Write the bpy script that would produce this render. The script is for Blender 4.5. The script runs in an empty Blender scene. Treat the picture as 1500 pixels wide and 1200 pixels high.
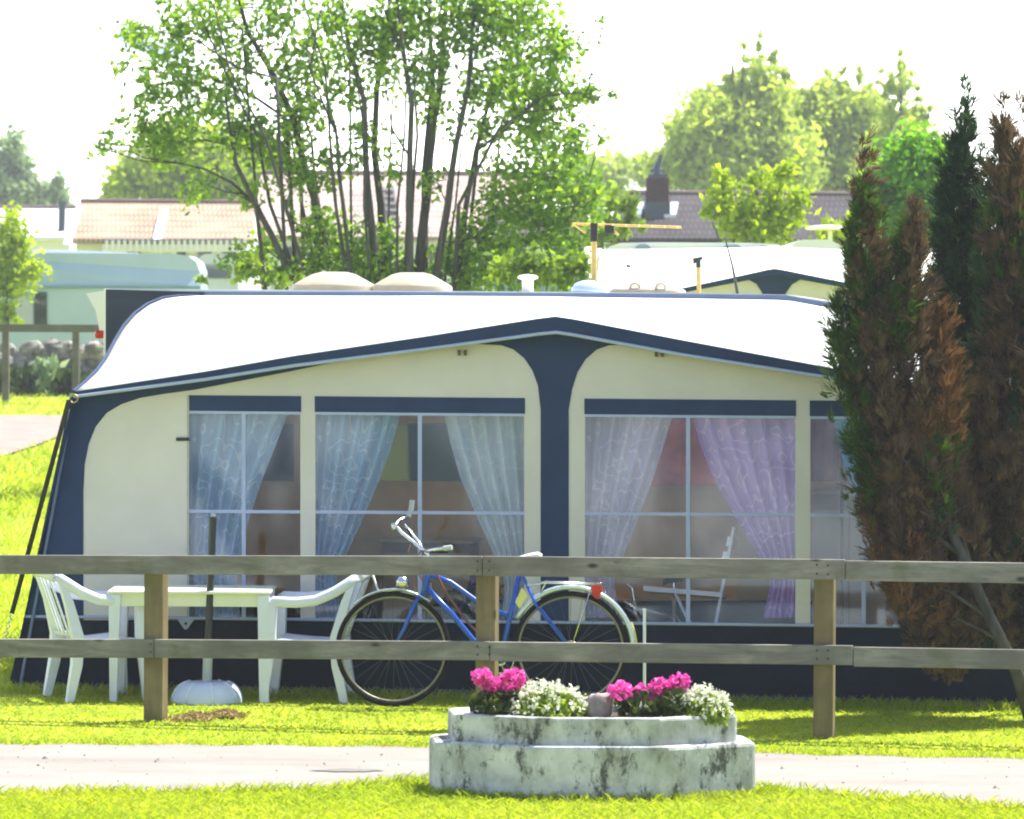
import bpy, math, random
import numpy as np
from mathutils import Vector, Matrix
from mathutils.geometry import tessellate_polygon
R = math.radians
random.seed(7); RNG = np.random.default_rng(11)
sc = bpy.context.scene
col = sc.collection

# ------------------------------------------------------------------ camera
CAM_H, FPX, YH, ROLL = 2.5, 6000.0, 480.0, 0.006
TH = math.atan((600 - YH) / FPX)
ROT = Matrix.Rotation(math.pi / 2 - TH, 4, 'X') @ Matrix.Rotation(ROLL, 4, 'Z')
CAM = Vector((0, 0, CAM_H))
cd = bpy.data.cameras.new("camera"); cam = bpy.data.objects.new("camera", cd); col.objects.link(cam)
cam.matrix_world = Matrix.Translation(CAM) @ ROT
cd.sensor_fit = 'HORIZONTAL'; cd.sensor_width = 36; cd.lens = 36 * FPX / 1500
cd.clip_start = 0.5; cd.clip_end = 3000
cd.dof.use_dof = True; cd.dof.focus_distance = 26.6; cd.dof.aperture_fstop = 6.3
sc.camera = cam

def ray(px, py):
    return (ROT.to_3x3() @ Vector(((px - 750) / FPX, -(py - 600) / FPX, -1))).normalized()
def P(px, py, Y):
    d = ray(px, py); return CAM + d * (Y / d.y)
def gz(x, y):
    z = 0.0
    if y > 30: z = min(y - 30, 140) * 0.0245
    return z
def G(px, py, lo=12, hi=400):
    d = ray(px, py)
    for _ in range(60):
        m = (lo + hi) / 2; p = CAM + d * (m / d.y)
        if p.z > gz(p.x, p.y): lo = m
        else: hi = m
    return CAM + d * (lo / d.y)

# ------------------------------------------------------------------ object helpers
def tag(o, label=None, cat=None, group=None, kind=None):
    if label: o['label'] = label
    if cat: o['category'] = cat
    if group: o['group'] = group
    if kind: o['kind'] = kind
    return o
BASE = {}
def thing(name, label, cat, loc=(0, 0, 0), group=None):
    o = bpy.data.objects.new(name, None); col.objects.link(o)
    o.location = loc; o.empty_display_size = .1
    BASE[o.name] = Vector(loc)
    return tag(o, label, cat, group)
def link(name, me, m, parent=None, loc=(0, 0, 0), smooth=False):
    o = bpy.data.objects.new(name, me); col.objects.link(o)
    for mm in (m if isinstance(m, (list, tuple)) else [m]):
        if mm: me.materials.append(mm)
    base = Vector(loc)
    if parent is not None:
        o.parent = parent; base = BASE[parent.name]
    else:
        o.location = base
    BASE[o.name] = base
    if base.length > 0: me.transform(Matrix.Translation(-base))
    if smooth:
        me.polygons.foreach_set('use_smooth', [True] * len(me.polygons))
    return o
def children(o): return [c for c in list(bpy.data.objects) if c.parent == o]
def copy_tree(o, parent=None):
    c = o.copy(); col.objects.link(c)
    if parent is not None: c.parent = parent
    for ch in children(o): copy_tree(ch, c)
    return c

class MB:
    def __init__(s): s.v = []; s.f = []; s.mi = []; s.cur = 0
    def add(s, vs, fs):
        n = len(s.v); s.v += [tuple(v) for v in vs]
        s.f += [tuple(i + n for i in f) for f in fs]; s.mi += [s.cur] * len(fs); return s
    def box(s, lo, hi):
        x0, y0, z0 = lo; x1, y1, z1 = hi
        return s.add([(x0,y0,z0),(x1,y0,z0),(x1,y1,z0),(x0,y1,z0),(x0,y0,z1),(x1,y0,z1),(x1,y1,z1),(x0,y1,z1)],
                     [(0,3,2,1),(4,5,6,7),(0,1,5,4),(1,2,6,5),(2,3,7,6),(3,0,4,7)])
    def obox(s, c, ax, ay, az):          # centre and three half-axis vectors
        c, ax, ay, az = map(Vector, (c, ax, ay, az)); vs = []
        for k in (-1, 1):
            for a, b in ((-1,-1),(1,-1),(1,1),(-1,1)): vs.append(c + ax*a + ay*b + az*k)
        return s.add(vs, [(0,3,2,1),(4,5,6,7),(0,1,5,4),(1,2,6,5),(2,3,7,6),(3,0,4,7)])
    def tube(s, pts, r, n=8, flat=None, cap=True, up=None):
        pts = [Vector(p) for p in pts]; m = len(pts)
        rs = r if isinstance(r, (list, tuple)) else [r] * m
        rings = []; ref = None
        for i, p in enumerate(pts):
            t = (pts[min(i+1, m-1)] - pts[max(i-1, 0)])
            t = t.normalized() if t.length > 1e-9 else Vector((0,0,1))
            if up is not None: ref = Vector(up)
            if ref is None: ref = Vector((0,1,0)) if abs(t.y) < .9 else Vector((1,0,0))
            a = ref - t * ref.dot(t)
            if a.length < 1e-6: a = t.orthogonal()
            a.normalize(); b = t.cross(a); ref = a
            ra = rs[i]; rb = rs[i] * (flat if flat else 1)
            rings.append([p + a*(ra*math.cos(2*math.pi*(k+.5)/n)) + b*(rb*math.sin(2*math.pi*(k+.5)/n)) for k in range(n)])
        vs = [v for rg in rings for v in rg]
        fs = [(i*n+k, i*n+(k+1)%n, (i+1)*n+(k+1)%n, (i+1)*n+k) for i in range(m-1) for k in range(n)]
        if cap: fs += [tuple(range(n-1,-1,-1)), tuple((m-1)*n+k for k in range(n))]
        return s.add(vs, fs)
    def lathe(s, prof, c=(0,0,0), n=24, sx=1, sy=1):
        c = Vector(c); m = len(prof); vs = []
        for r, z in prof:
            for k in range(n):
                a = 2*math.pi*k/n; vs.append(c + Vector((r*math.cos(a)*sx, r*math.sin(a)*sy, z)))
        fs = [(i*n+k, i*n+(k+1)%n, (i+1)*n+(k+1)%n, (i+1)*n+k) for i in range(m-1) for k in range(n)]
        fs += [tuple(range(n-1,-1,-1)), tuple((m-1)*n+k for k in range(n))]
        return s.add(vs, fs)
    def torus(s, c, Rr, r, axis=(0,1,0), n=48, m=8, a0=0, a1=2*math.pi, flat=1.0):
        c = Vector(c); ax = Vector(axis).normalized()
        e1 = Vector((1,0,0)); e1 = (e1 - ax*e1.dot(ax)).normalized(); e2 = e1.cross(ax)
        full = abs(a1 - a0 - 2*math.pi) < 1e-6; cnt = n if full else n + 1; vs = []
        for i in range(cnt):
            a = a0 + (a1-a0)*i/n; d = e1*math.cos(a) + e2*math.sin(a)
            for k in range(m):
                b = 2*math.pi*k/m; vs.append(c + d*(Rr + r*flat*math.cos(b)) + ax*(r*math.sin(b)))
        fs = [(i*m+k, i*m+(k+1)%m, ((i+1)%cnt)*m+(k+1)%m, ((i+1)%cnt)*m+k) for i in range(n) for k in range(m)]
        if not full: fs += [tuple(range(m)), tuple(n*m+k for k in range(m-1,-1,-1))]
        return s.add(vs, fs)
    def prism(s, front, back, holes=()):
        """polygon of 3D points (front), the same points moved (back); holes = list of (front, back)"""
        loops = [(front, back)] + list(holes)
        fl = [[Vector(p) for p in l[0]] for l in loops]; bl = [[Vector(p) for p in l[1]] for l in loops]
        tris = tessellate_polygon(fl); nf = sum(len(l) for l in fl)
        vs = [p for l in fl for p in l] + [p for l in bl for p in l]
        fs = [tuple(t) for t in tris] + [tuple(i + nf for i in reversed(t)) for t in tris]
        k = 0
        for l in fl:
            n = len(l); fs += [(k+i, k+(i+1) % n, nf+k+(i+1) % n, nf+k+i) for i in range(n)]; k += n
        return s.add(vs, fs)
    def grid(s, fn, nu, nv):
        vs = [fn(i/nu, j/nv) for j in range(nv+1) for i in range(nu+1)]
        return s.add(vs, [(j*(nu+1)+i, j*(nu+1)+i+1, (j+1)*(nu+1)+i+1, (j+1)*(nu+1)+i) for j in range(nv) for i in range(nu)])
    def build(s, name, m, parent=None, loc=(0,0,0), smooth=False, bevel=0, fix=True):
        me = bpy.data.meshes.new(name); me.from_pydata(s.v, [], s.f); me.update()
        if isinstance(m, (list, tuple)): me.polygons.foreach_set('material_index', s.mi)
        if fix:
            import bmesh
            b = bmesh.new(); b.from_mesh(me); bmesh.ops.recalc_face_normals(b, faces=b.faces); b.to_mesh(me); b.free()
        o = link(name, me, m, parent, loc, smooth)
        if bevel:
            md = o.modifiers.new('bevel', 'BEVEL'); md.width = bevel; md.segments = 2; md.limit_method = 'ANGLE'; md.angle_limit = R(40)
        return o

def quads(name, V, m, parent=None, loc=(0,0,0)):
    """V (N,4,3) -> a mesh of N separate quads"""
    n = len(V); me = bpy.data.meshes.new(name)
    me.vertices.add(n*4); me.vertices.foreach_set('co', np.ascontiguousarray(V, dtype=np.float32).ravel())
    me.loops.add(n*4); me.loops.foreach_set('vertex_index', np.arange(n*4, dtype=np.int32))
    me.polygons.add(n); me.polygons.foreach_set('loop_start', np.arange(0, n*4, 4, dtype=np.int32))
    me.update(calc_edges=True); me.validate()
    return link(name, me, m, parent, loc)
def unit(a): return a / np.maximum(np.linalg.norm(a, axis=-1, keepdims=True), 1e-9)
def leaves(C, size, elong=1.7, updir=0.0, jit=.35):
    """diamond leaves round the points C (N,3)"""
    n = len(C); d = unit(RNG.normal(size=(n,3)) + np.array([0,0,updir])); w = unit(np.cross(d, RNG.normal(size=(n,3))))
    s = size * (1 + jit*RNG.uniform(-1, 1, (n,1)))
    fold = unit(np.cross(d, w)) * s * .12
    a = C - d*s*.5*elong; b = C + d*s*.5*elong; k = C - d*s*.1*elong
    return np.stack([a, k + w*s*.5 + fold, b, k - w*s*.5 + fold], 1)
def blades(C, h, w, lean=.5, dirs=None):
    """narrow pointed blades standing on the points C"""
    n = len(C); a = RNG.uniform(0, 2*math.pi, n); side = np.stack([np.cos(a), np.sin(a), np.zeros(n)], 1)
    hh = h * RNG.uniform(.45, 1.25, (n,1)); l = RNG.normal(size=(n,3)) * lean * hh; l[:,2] = 0
    up = np.array([0,0,1.0]) * hh
    W = w * RNG.uniform(.6, 1.3, (n,1))
    return np.stack([C - side*W*.5, C + side*W*.5, C + up*.6 + l*.45 + side*W*.35, C + up + l], 1)

# ------------------------------------------------------------------ materials
def newmat(name):
    m = bpy.data.materials.new(name); m.use_nodes = True; nt = m.node_tree; nt.nodes.clear()
    return m, nt, nt.nodes, nt.links
def N(nt, t, **kw):
    n = nt.nodes.new(t)
    for k, v in kw.items():
        if k in n.inputs: n.inputs[k].default_value = v
        else: setattr(n, k, v)
    return n
def c4(c): return (c[0], c[1], c[2], 1)
def noise(nt, scale, detail=4, rough=.55, stretch=None, coord='Object', dist=0):
    tc = N(nt, 'ShaderNodeTexCoord'); mp = N(nt, 'ShaderNodeMapping')
    nt.links.new(tc.outputs[coord], mp.inputs['Vector'])
    if stretch: mp.inputs['Scale'].default_value = stretch
    n = N(nt, 'ShaderNodeTexNoise'); n.inputs['Scale'].default_value = scale; n.inputs['Detail'].default_value = detail
    n.inputs['Roughness'].default_value = rough; n.inputs['Distortion'].default_value = dist
    nt.links.new(mp.outputs[0], n.inputs['Vector']); return n.outputs['Fac']
def ramp(nt, fac, stops):
    r = N(nt, 'ShaderNodeValToRGB'); e = r.color_ramp.elements
    while len(e) < len(stops): e.new(.5)
    for i, (p, c) in enumerate(stops): e[i].position = p; e[i].color = c4(c)
    nt.links.new(fac, r.inputs[0]); return r.outputs[0]
def mix(nt, f, a, b, mode='MIX'):
    m = N(nt, 'ShaderNodeMix', data_type='RGBA', blend_type=mode)
    for i, v in ((0, f), (6, a), (7, b)):
        if hasattr(v, 'links'): nt.links.new(v, m.inputs[i])
        elif i == 0: m.inputs[0].default_value = v
        else: m.inputs[i].default_value = c4(v)
    return m.outputs[2]
def pm(name, base, rough=.6, var=.15, scale=6, bump=0, bscale=None, metal=0, stretch=None, col2=None, lo=.3, hi=.7, trans=0, spec=.5, coat=0):
    m, nt, ns, ln = newmat(name)
    out = N(nt, 'ShaderNodeOutputMaterial'); b = N(nt, 'ShaderNodeBsdfPrincipled', Roughness=rough, Metallic=metal)
    b.inputs['Specular IOR Level'].default_value = spec; b.inputs['Coat Weight'].default_value = coat
    a = tuple(x*(1-var) for x in base); c = col2 if col2 else tuple(min(1, x*(1+var)) for x in base)
    colr = ramp(nt, noise(nt, scale, 5, stretch=stretch), [(lo, a), (hi, c)])
    ln.new(colr, b.inputs['Base Color'])
    if bump:
        bp = N(nt, 'ShaderNodeBump', Strength=bump, Distance=.02)
        ln.new(noise(nt, bscale or scale*4, 6, .65, stretch), bp.inputs['Height']); ln.new(bp.outputs[0], b.inputs['Normal'])
    sh = b.outputs[0]
    if trans:
        t = N(nt, 'ShaderNodeBsdfTranslucent'); ln.new(colr, t.inputs['Color']); x = N(nt, 'ShaderNodeMixShader'); x.inputs[0].default_value = trans
        ln.new(sh, x.inputs[1]); ln.new(t.outputs[0], x.inputs[2]); sh = x.outputs[0]
    ln.new(sh, out.inputs['Surface']); return m
def leafmat(name, cols, trans=.45, rough=.55, nscale=1.2, tcol=None, spec=.3, rw=None):
    """leaf colour varies by leaf and by clump"""
    m, nt, ns, ln = newmat(name)
    out = N(nt, 'ShaderNodeOutputMaterial'); g = N(nt, 'ShaderNodeNewGeometry')
    f = N(nt, 'ShaderNodeMath', operation='ADD'); f2 = N(nt, 'ShaderNodeMath', operation='MULTIPLY'); f2.inputs[1].default_value = .5
    ln.new(g.outputs['Random Per Island'], f.inputs[0]); ln.new(noise(nt, nscale, 3), f.inputs[1]); ln.new(f.outputs[0], f2.inputs[0])
    if rw is not None:      # mostly by clump
        f2.operation = 'MULTIPLY_ADD'; f2.inputs[1].default_value = rw; ln.new(g.outputs['Random Per Island'], f2.inputs[0])
        m3 = N(nt, 'ShaderNodeMapRange'); m3.inputs[1].default_value = .32; m3.inputs[2].default_value = .68; m3.inputs[3].default_value = .1; m3.inputs[4].default_value = .9 - rw
        ln.new(noise(nt, nscale, 4), m3.inputs[0]); ln.new(m3.outputs[0], f2.inputs[2])
    k = len(cols); colr = ramp(nt, f2.outputs[0], [(.22 + .56*i/(k-1), c) for i, c in enumerate(cols)])
    b = N(nt, 'ShaderNodeBsdfPrincipled', Roughness=rough); b.inputs['Specular IOR Level'].default_value = spec
    ln.new(colr, b.inputs['Base Color'])
    t = N(nt, 'ShaderNodeBsdfTranslucent')
    ln.new(mix(nt, 1.0, colr, tcol or (1.5, 1.45, .6), 'MULTIPLY'), t.inputs['Color'])
    x = N(nt, 'ShaderNodeMixShader'); x.inputs[0].default_value = trans
    ln.new(b.outputs[0], x.inputs[1]); ln.new(t.outputs[0], x.inputs[2]); ln.new(x.outputs[0], out.inputs['Surface']); return m

NAVY = (.017, .038, .098)
M = {}
M['roof_fabric'] = pm('white_roof_fabric', (.82,.82,.80), .55, .04, 3, .12, 60, trans=.17)
M['cream'] = pm('cream_awning_fabric', (.63,.60,.54), .75, .07, 1.6, .45, 4, trans=.10, spec=.2)
M['navy'] = pm('navy_fabric', NAVY, .7, .14, 3, .15, 90, spec=.2)
M['skirt'] = pm('dark_navy_skirt', (.006,.013,.026), .65, .3, 4, .2, 20, spec=.12)
M['mud'] = pm('grey_mud_flap', (.06,.07,.085), .7, .3, 5, .2, 30)
M['piping'] = pm('pale_blue_piping', (.33,.39,.54), .5, .06, 10)
M['muntin'] = pm('pale_window_tape', (.34,.39,.58), .45, .06, 6)
M['black'] = pm('black_webbing', (.010,.010,.012), .6, .2, 20)
M['caravan'] = pm('white_caravan_panel', (.78,.78,.76), .3, .05, 1.5, coat=.2)
M['caravan_grey'] = pm('pale_blue_grey_caravan_panel', (.36,.47,.60), .35, .06, 1.2, coat=.2)
M['hatch'] = pm('beige_hatch_plastic', (.40,.34,.25), .45, .12, 9, trans=.1)
M['white_plastic'] = pm('white_plastic', (.68,.72,.84), .42, .05, 5, trans=.06)
M['table_plastic'] = pm('off_white_plastic', (.68,.70,.60), .45, .06, 5)
M['grey_plastic'] = pm('grey_plastic', (.38,.42,.44), .5, .1, 8)
M['pole_dark'] = pm('dark_green_black_metal', (.012,.02,.02), .4, .2, 10)
M['blue_paint'] = pm('blue_bike_paint', (.004,.072,.46), .3, .12, 12, coat=.15)
M['chrome'] = pm('brushed_silver_metal', (.66,.67,.69), .22, .08, 20, metal=1)
M['rubber'] = pm('black_rubber', (.010,.010,.011), .8, .25, 25, .2, 80, spec=.15)
M['rim'] = pm('dull_aluminium_rim', (.20,.20,.15), .45, .2, 10, metal=.5)
M['spoke'] = pm('dull_steel_spoke', (.08,.09,.10), .5, .2, 10, metal=.3)
M['fender'] = pm('silver_mudguard', (.55,.64,.74), .22, .06, 8, metal=.55)
M['red'] = pm('red_reflector', (.65,.03,.015), .2, .1, 20, trans=.3)
M['orange'] = pm('orange_reflector', (.85,.25,.01), .25, .1, 20, trans=.3)
M['yellow'] = pm('yellow_paint', (.52,.36,.10), .4, .12, 12)
M['lime'] = pm('pale_yellow_plate', (.62,.62,.22), .4, .06, 9)
M['brown_hose'] = pm('brown_cable', (.14,.05,.03), .5, .2, 9)
M['rock'] = pm('mauve_grey_stone', (.30,.25,.25), .85, .35, 14, .6, 30)
M['stone'] = pm('rubble_stone', (.16,.15,.13), .9, .6, 5, .7, 12, col2=(.36,.34,.30))
M['soil'] = pm('dark_soil', (.05,.035,.022), .95, .4, 20, .6, 40)
M['straw'] = leafmat('dry_straw', [(.16,.10,.04),(.34,.24,.10),(.50,.38,.18)], .2, .7, 6, (1,1,.9))
M['bark'] = pm('grey_bark', (.045,.044,.043), .9, .45, 9, .5, 24, stretch=(1,1,.25), col2=(.095,.093,.09))
M['bark_conifer'] = pm('grey_brown_conifer_bark', (.036,.034,.033), .9, .45, 14, .6, 30, stretch=(1,1,.2), col2=(.075,.07,.065))
M['tile_orange'] = None

def wood(name, a, b, c, stretch):
    m, nt, ns, ln = newmat(name); out = N(nt, 'ShaderNodeOutputMaterial'); p = N(nt, 'ShaderNodeBsdfPrincipled', Roughness=.85)
    p.inputs['Specular IOR Level'].default_value = .25
    g = ramp(nt, noise(nt, 9, 8, .7, stretch, dist=.6), [(.3, a), (.5, b), (.72, c)])
    w = mix(nt, ramp(nt, noise(nt, 2.2, 4), [(.42, (0,0,0)), (.68, (1,1,1))]), g, tuple(x*.62 for x in b))
    kn = N(nt, 'ShaderNodeTexVoronoi', feature='F1'); kn.inputs['Scale'].default_value = 1.0
    tc = N(nt, 'ShaderNodeTexCoord'); mp = N(nt, 'ShaderNodeMapping'); mp.inputs['Scale'].default_value = tuple(3.2*(1 if s < 1 else 2.2) for s in stretch)
    ln.new(tc.outputs['Object'], mp.inputs[0]); ln.new(mp.outputs[0], kn.inputs['Vector'])
    w2 = mix(nt, ramp(nt, kn.outputs['Distance'], [(.07, (1,1,1)), (.16, (0,0,0))]), w, tuple(x*.3 for x in a))
    gr = mix(nt, ramp(nt, noise(nt, 5, 5), [(.56, (0,0,0)), (.74, (.6,.6,.6))]), w2, (.075,.085,.03))
    ln.new(gr, p.inputs['Base Color'])
    bp = N(nt, 'ShaderNodeBump', Strength=.35, Distance=.01); ln.new(noise(nt, 22, 8, .7, stretch), bp.inputs['Height']); ln.new(bp.outputs[0], p.inputs['Normal'])
    ln.new(p.outputs[0], out.inputs[0]); return m
M['rail_wood'] = wood('weathered_grey_rail_wood', (.11,.105,.098), (.20,.19,.168), (.31,.30,.265), (.12,1,1.6))
M['post_wood'] = wood('tan_brown_post_wood', (.11,.085,.045), (.20,.155,.080), (.27,.22,.12), (1,1,.12))
M['far_wood'] = pm('far_grey_wood', (.10,.095,.08), .9, .3, 4)

def tiles(name, a, b, sx, sy):
    m, nt, ns, ln = newmat(name); out = N(nt, 'ShaderNodeOutputMaterial'); p = N(nt, 'ShaderNodeBsdfPrincipled', Roughness=.9); p.inputs['Specular IOR Level'].default_value = .08
    tc = N(nt, 'ShaderNodeTexCoord'); mp = N(nt, 'ShaderNodeMapping'); ln.new(tc.outputs['Object'], mp.inputs[0])
    br = N(nt, 'ShaderNodeTexBrick'); br.inputs['Scale'].default_value = 1; br.inputs['Brick Width'].default_value = sx; br.inputs['Row Height'].default_value = sy
    br.inputs['Mortar Size'].default_value = .02; br.inputs['Color1'].default_value = c4(a); br.inputs['Color2'].default_value = c4(b); br.inputs['Mortar'].default_value = c4(tuple(x*.45 for x in a))
    mp.inputs['Rotation'].default_value = (R(90), 0, 0); ln.new(mp.outputs[0], br.inputs['Vector'])
    colr = mix(nt, ramp(nt, noise(nt, .8, 5), [(.35, (.0,.0,.0)), (.7, (.5,.5,.5))]), br.outputs['Color'], tuple(min(1, x*1.35) for x in b))
    ln.new(colr, p.inputs['Base Color']); bp = N(nt, 'ShaderNodeBump', Strength=.5, Distance=.03); ln.new(br.outputs['Fac'], bp.inputs['Height']); bp.invert = True
    ln.new(bp.outputs[0], p.inputs['Normal']); ln.new(p.outputs[0], out.inputs[0]); return m
M['tile_orange'] = tiles('orange_clay_roof_tiles', (.33,.235,.17), (.37,.27,.20), .13, .17)
M['tile_pink'] = tiles('pale_pink_roof_tiles', (.38,.29,.26), (.42,.33,.30), .13, .17)
M['tile_dark'] = tiles('dark_slate_roof_tiles', (.050,.044,.050), (.066,.058,.064), .14, .17)
M['brick_dark'] = tiles('dark_brown_brick', (.055,.030,.036), (.085,.042,.045), .22, .075)
M['wall_white'] = pm('white_house_wall', (.70,.71,.76), .7, .05, 1)
M['wall_blue'] = pm('blue_grey_house_wall', (.20,.27,.36), .7, .08, 1)
M['dark'] = pm('dark_opening', (.02,.022,.028), .6, .2, 4)
M['metal_blue'] = pm('blue_black_sheet_metal', (.03,.045,.085), .4, .2, 5, metal=.3)
M['glass_sky'] = pm('roof_window_glass', (.55,.58,.62), .08, .05, 2, coat=1)
M['glass_dark'] = pm('dark_window_glass', (.03,.04,.05), .08, .2, 2, coat=1)

# planter: white limewash with mould and green stain
def planter_mat():
    m, nt, ns, ln = newmat('stained_whitewashed_concrete'); out = N(nt, 'ShaderNodeOutputMaterial'); p = N(nt, 'ShaderNodeBsdfPrincipled', Roughness=.9)
    p.inputs['Specular IOR Level'].default_value = .2
    base = ramp(nt, noise(nt, 6, 6, .6), [(.3, (.38,.39,.42)), (.52, (.57,.58,.61)), (.75, (.75,.75,.76))])
    g = mix(nt, ramp(nt, noise(nt, 3.2, 6, .65, (1,1,.55)), [(.46, (0,0,0)), (.66, (.75,.75,.75))]), base, (.20,.205,.15))
    d = mix(nt, ramp(nt, noise(nt, 9, 9, .78, (1,1,.5)), [(.52, (0,0,0)), (.61, (.92,.92,.92))]), g, (.055,.060,.050))
    ln.new(d, p.inputs['Base Color'])
    bp = N(nt, 'ShaderNodeBump', Strength=.5, Distance=.02); ln.new(noise(nt, 18, 8, .7), bp.inputs['Height']); ln.new(bp.outputs[0], p.inputs['Normal'])
    ln.new(p.outputs[0], out.inputs[0]); return m
M['planter'] = planter_mat()

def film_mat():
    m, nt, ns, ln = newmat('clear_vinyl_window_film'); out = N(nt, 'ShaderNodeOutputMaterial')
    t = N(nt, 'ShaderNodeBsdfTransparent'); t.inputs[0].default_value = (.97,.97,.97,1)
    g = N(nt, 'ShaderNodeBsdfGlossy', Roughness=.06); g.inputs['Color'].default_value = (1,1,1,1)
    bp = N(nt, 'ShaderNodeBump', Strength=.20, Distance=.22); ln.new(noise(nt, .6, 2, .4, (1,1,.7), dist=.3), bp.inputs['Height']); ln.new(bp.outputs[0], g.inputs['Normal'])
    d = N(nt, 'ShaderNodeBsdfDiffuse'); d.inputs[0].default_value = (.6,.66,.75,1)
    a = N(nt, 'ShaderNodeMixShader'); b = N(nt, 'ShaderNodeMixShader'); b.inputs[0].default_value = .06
    f = ramp(nt, noise(nt, 3.2, 7, .7, dist=1.2), [(.56, (.0,.0,.0)), (.80, (.08,.08,.08))])  # pale patches mixed into the film, imitating soft cloud reflections
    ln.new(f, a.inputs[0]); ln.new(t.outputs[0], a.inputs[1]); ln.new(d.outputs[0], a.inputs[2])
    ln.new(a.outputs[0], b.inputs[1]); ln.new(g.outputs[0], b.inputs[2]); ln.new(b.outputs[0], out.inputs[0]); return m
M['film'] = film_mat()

def curtain_mat(name, base, light, see=.22):
    m, nt, ns, ln = newmat(name); out = N(nt, 'ShaderNodeOutputMaterial')
    tc = N(nt, 'ShaderNodeTexCoord'); nz = N(nt, 'ShaderNodeTexNoise'); nz.inputs['Scale'].default_value = 3
    ln.new(tc.outputs['Object'], nz.inputs['Vector'])
    vm = N(nt, 'ShaderNodeVectorMath', operation='MULTIPLY_ADD'); ln.new(nz.outputs['Color'], vm.inputs[0]); vm.inputs[1].default_value = (.35,.35,.35); ln.new(tc.outputs['Object'], vm.inputs[2])
    vo = N(nt, 'ShaderNodeTexVoronoi', feature='F1', distance='EUCLIDEAN'); vo.inputs['Scale'].default_value = 3.6; ln.new(vm.outputs[0], vo.inputs['Vector'])
    sn = N(nt, 'ShaderNodeMath', operation='SINE'); mu = N(nt, 'ShaderNodeMath', operation='MULTIPLY'); mu.inputs[1].default_value = 24
    ln.new(vo.outputs['Distance'], mu.inputs[0]); ln.new(mu.outputs[0], sn.inputs[0])
    sw = ramp(nt, sn.outputs[0], [(.82, (0,0,0)), (.98, (.5,.5,.5))])
    colr = mix(nt, sw, mix(nt, noise(nt, 2.5, 4), tuple(x*.7 for x in base), tuple(min(1,x*1.25) for x in base)), light)
    d = N(nt, 'ShaderNodeBsdfDiffuse'); t = N(nt, 'ShaderNodeBsdfTranslucent'); tr = N(nt, 'ShaderNodeBsdfTransparent')
    ln.new(colr, d.inputs[0]); ln.new(colr, t.inputs[0])
    a = N(nt, 'ShaderNodeMixShader'); a.inputs[0].default_value = .45; b = N(nt, 'ShaderNodeMixShader'); b.inputs[0].default_value = see
    ln.new(d.outputs[0], a.inputs[1]); ln.new(t.outputs[0], a.inputs[2]); ln.new(a.outputs[0], b.inputs[1]); ln.new(tr.outputs[0], b.inputs[2]); ln.new(b.outputs[0], out.inputs[0]); return m
M['cur_blue'] = curtain_mat('pale_blue_sheer_curtain', (.36,.56,.92), (.78,.88,.99))
M['cur_white'] = curtain_mat('white_blue_sheer_curtain', (.58,.70,.88), (.84,.9,.96))
M['cur_purple'] = curtain_mat('purple_sheer_curtain', (.50,.32,.82), (.80,.70,.95), .12)
M['cur_lilac'] = curtain_mat('lilac_blue_sheer_curtain', (.54,.54,.86), (.85,.86,.96))
M['cur_deepblue'] = curtain_mat('bright_blue_curtain', (.12,.40,.80), (.25,.55,.85), .05)

# lawn / path
def lawn_mat():
    m, nt, ns, ln = newmat('lawn_ground'); out = N(nt, 'ShaderNodeOutputMaterial'); p = N(nt, 'ShaderNodeBsdfPrincipled', Roughness=.95)
    p.inputs['Specular IOR Level'].default_value = .1
    a = ramp(nt, noise(nt, 1.6, 8, .7, (1,.55,1)), [(.3, (.16,.24,.02)), (.5, (.26,.33,.024)), (.7, (.35,.385,.042))])
    b = mix(nt, ramp(nt, noise(nt, .18, 5, .6, (1,.5,1)), [(.45, (0,0,0)), (.7, (.7,.7,.7))]), a, (.34,.33,.05))
    ln.new(b, p.inputs['Base Color']); bp = N(nt, 'ShaderNodeBump', Strength=.6, Distance=.04); ln.new(noise(nt, 12, 6, .7), bp.inputs['Height']); ln.new(bp.outputs[0], p.inputs['Normal'])
    ln.new(p.outputs[0], out.inputs[0]); return m
M['lawn'] = lawn_mat()
def gravel_mat(name, a, b):
    m, nt, ns, ln = newmat(name); out = N(nt, 'ShaderNodeOutputMaterial'); p = N(nt, 'ShaderNodeBsdfPrincipled', Roughness=.95)
    p.inputs['Specular IOR Level'].default_value = .15
    c = ramp(nt, noise(nt, 3, 8, .7, (.35,1,1)), [(.3, a), (.7, b)])
    s = mix(nt, ramp(nt, noise(nt, 26, 6, .75), [(.66, (0,0,0)), (.74, (.75,.75,.75))]), c, tuple(x*.4 for x in a))
    w = mix(nt, ramp(nt, noise(nt, .9, 4, .6, (.12,1,1)), [(.5, (0,0,0)), (.75, (.45,.45,.45))]), s, tuple(x*.72 for x in a))
    ln.new(w, p.inputs['Base Color']); bp = N(nt, 'ShaderNodeBump', Strength=.5, Distance=.015); ln.new(noise(nt, 45, 6, .75), bp.inputs['Height']); ln.new(bp.outputs[0], p.inputs['Normal'])
    ln.new(p.outputs[0], out.inputs[0]); return m
M['gravel'] = gravel_mat('pale_gravel', (.215,.198,.178), (.285,.266,.242))
M['gravel_dark'] = gravel_mat('worn_dark_gravel', (.13,.12,.11), (.22,.20,.185))

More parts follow.
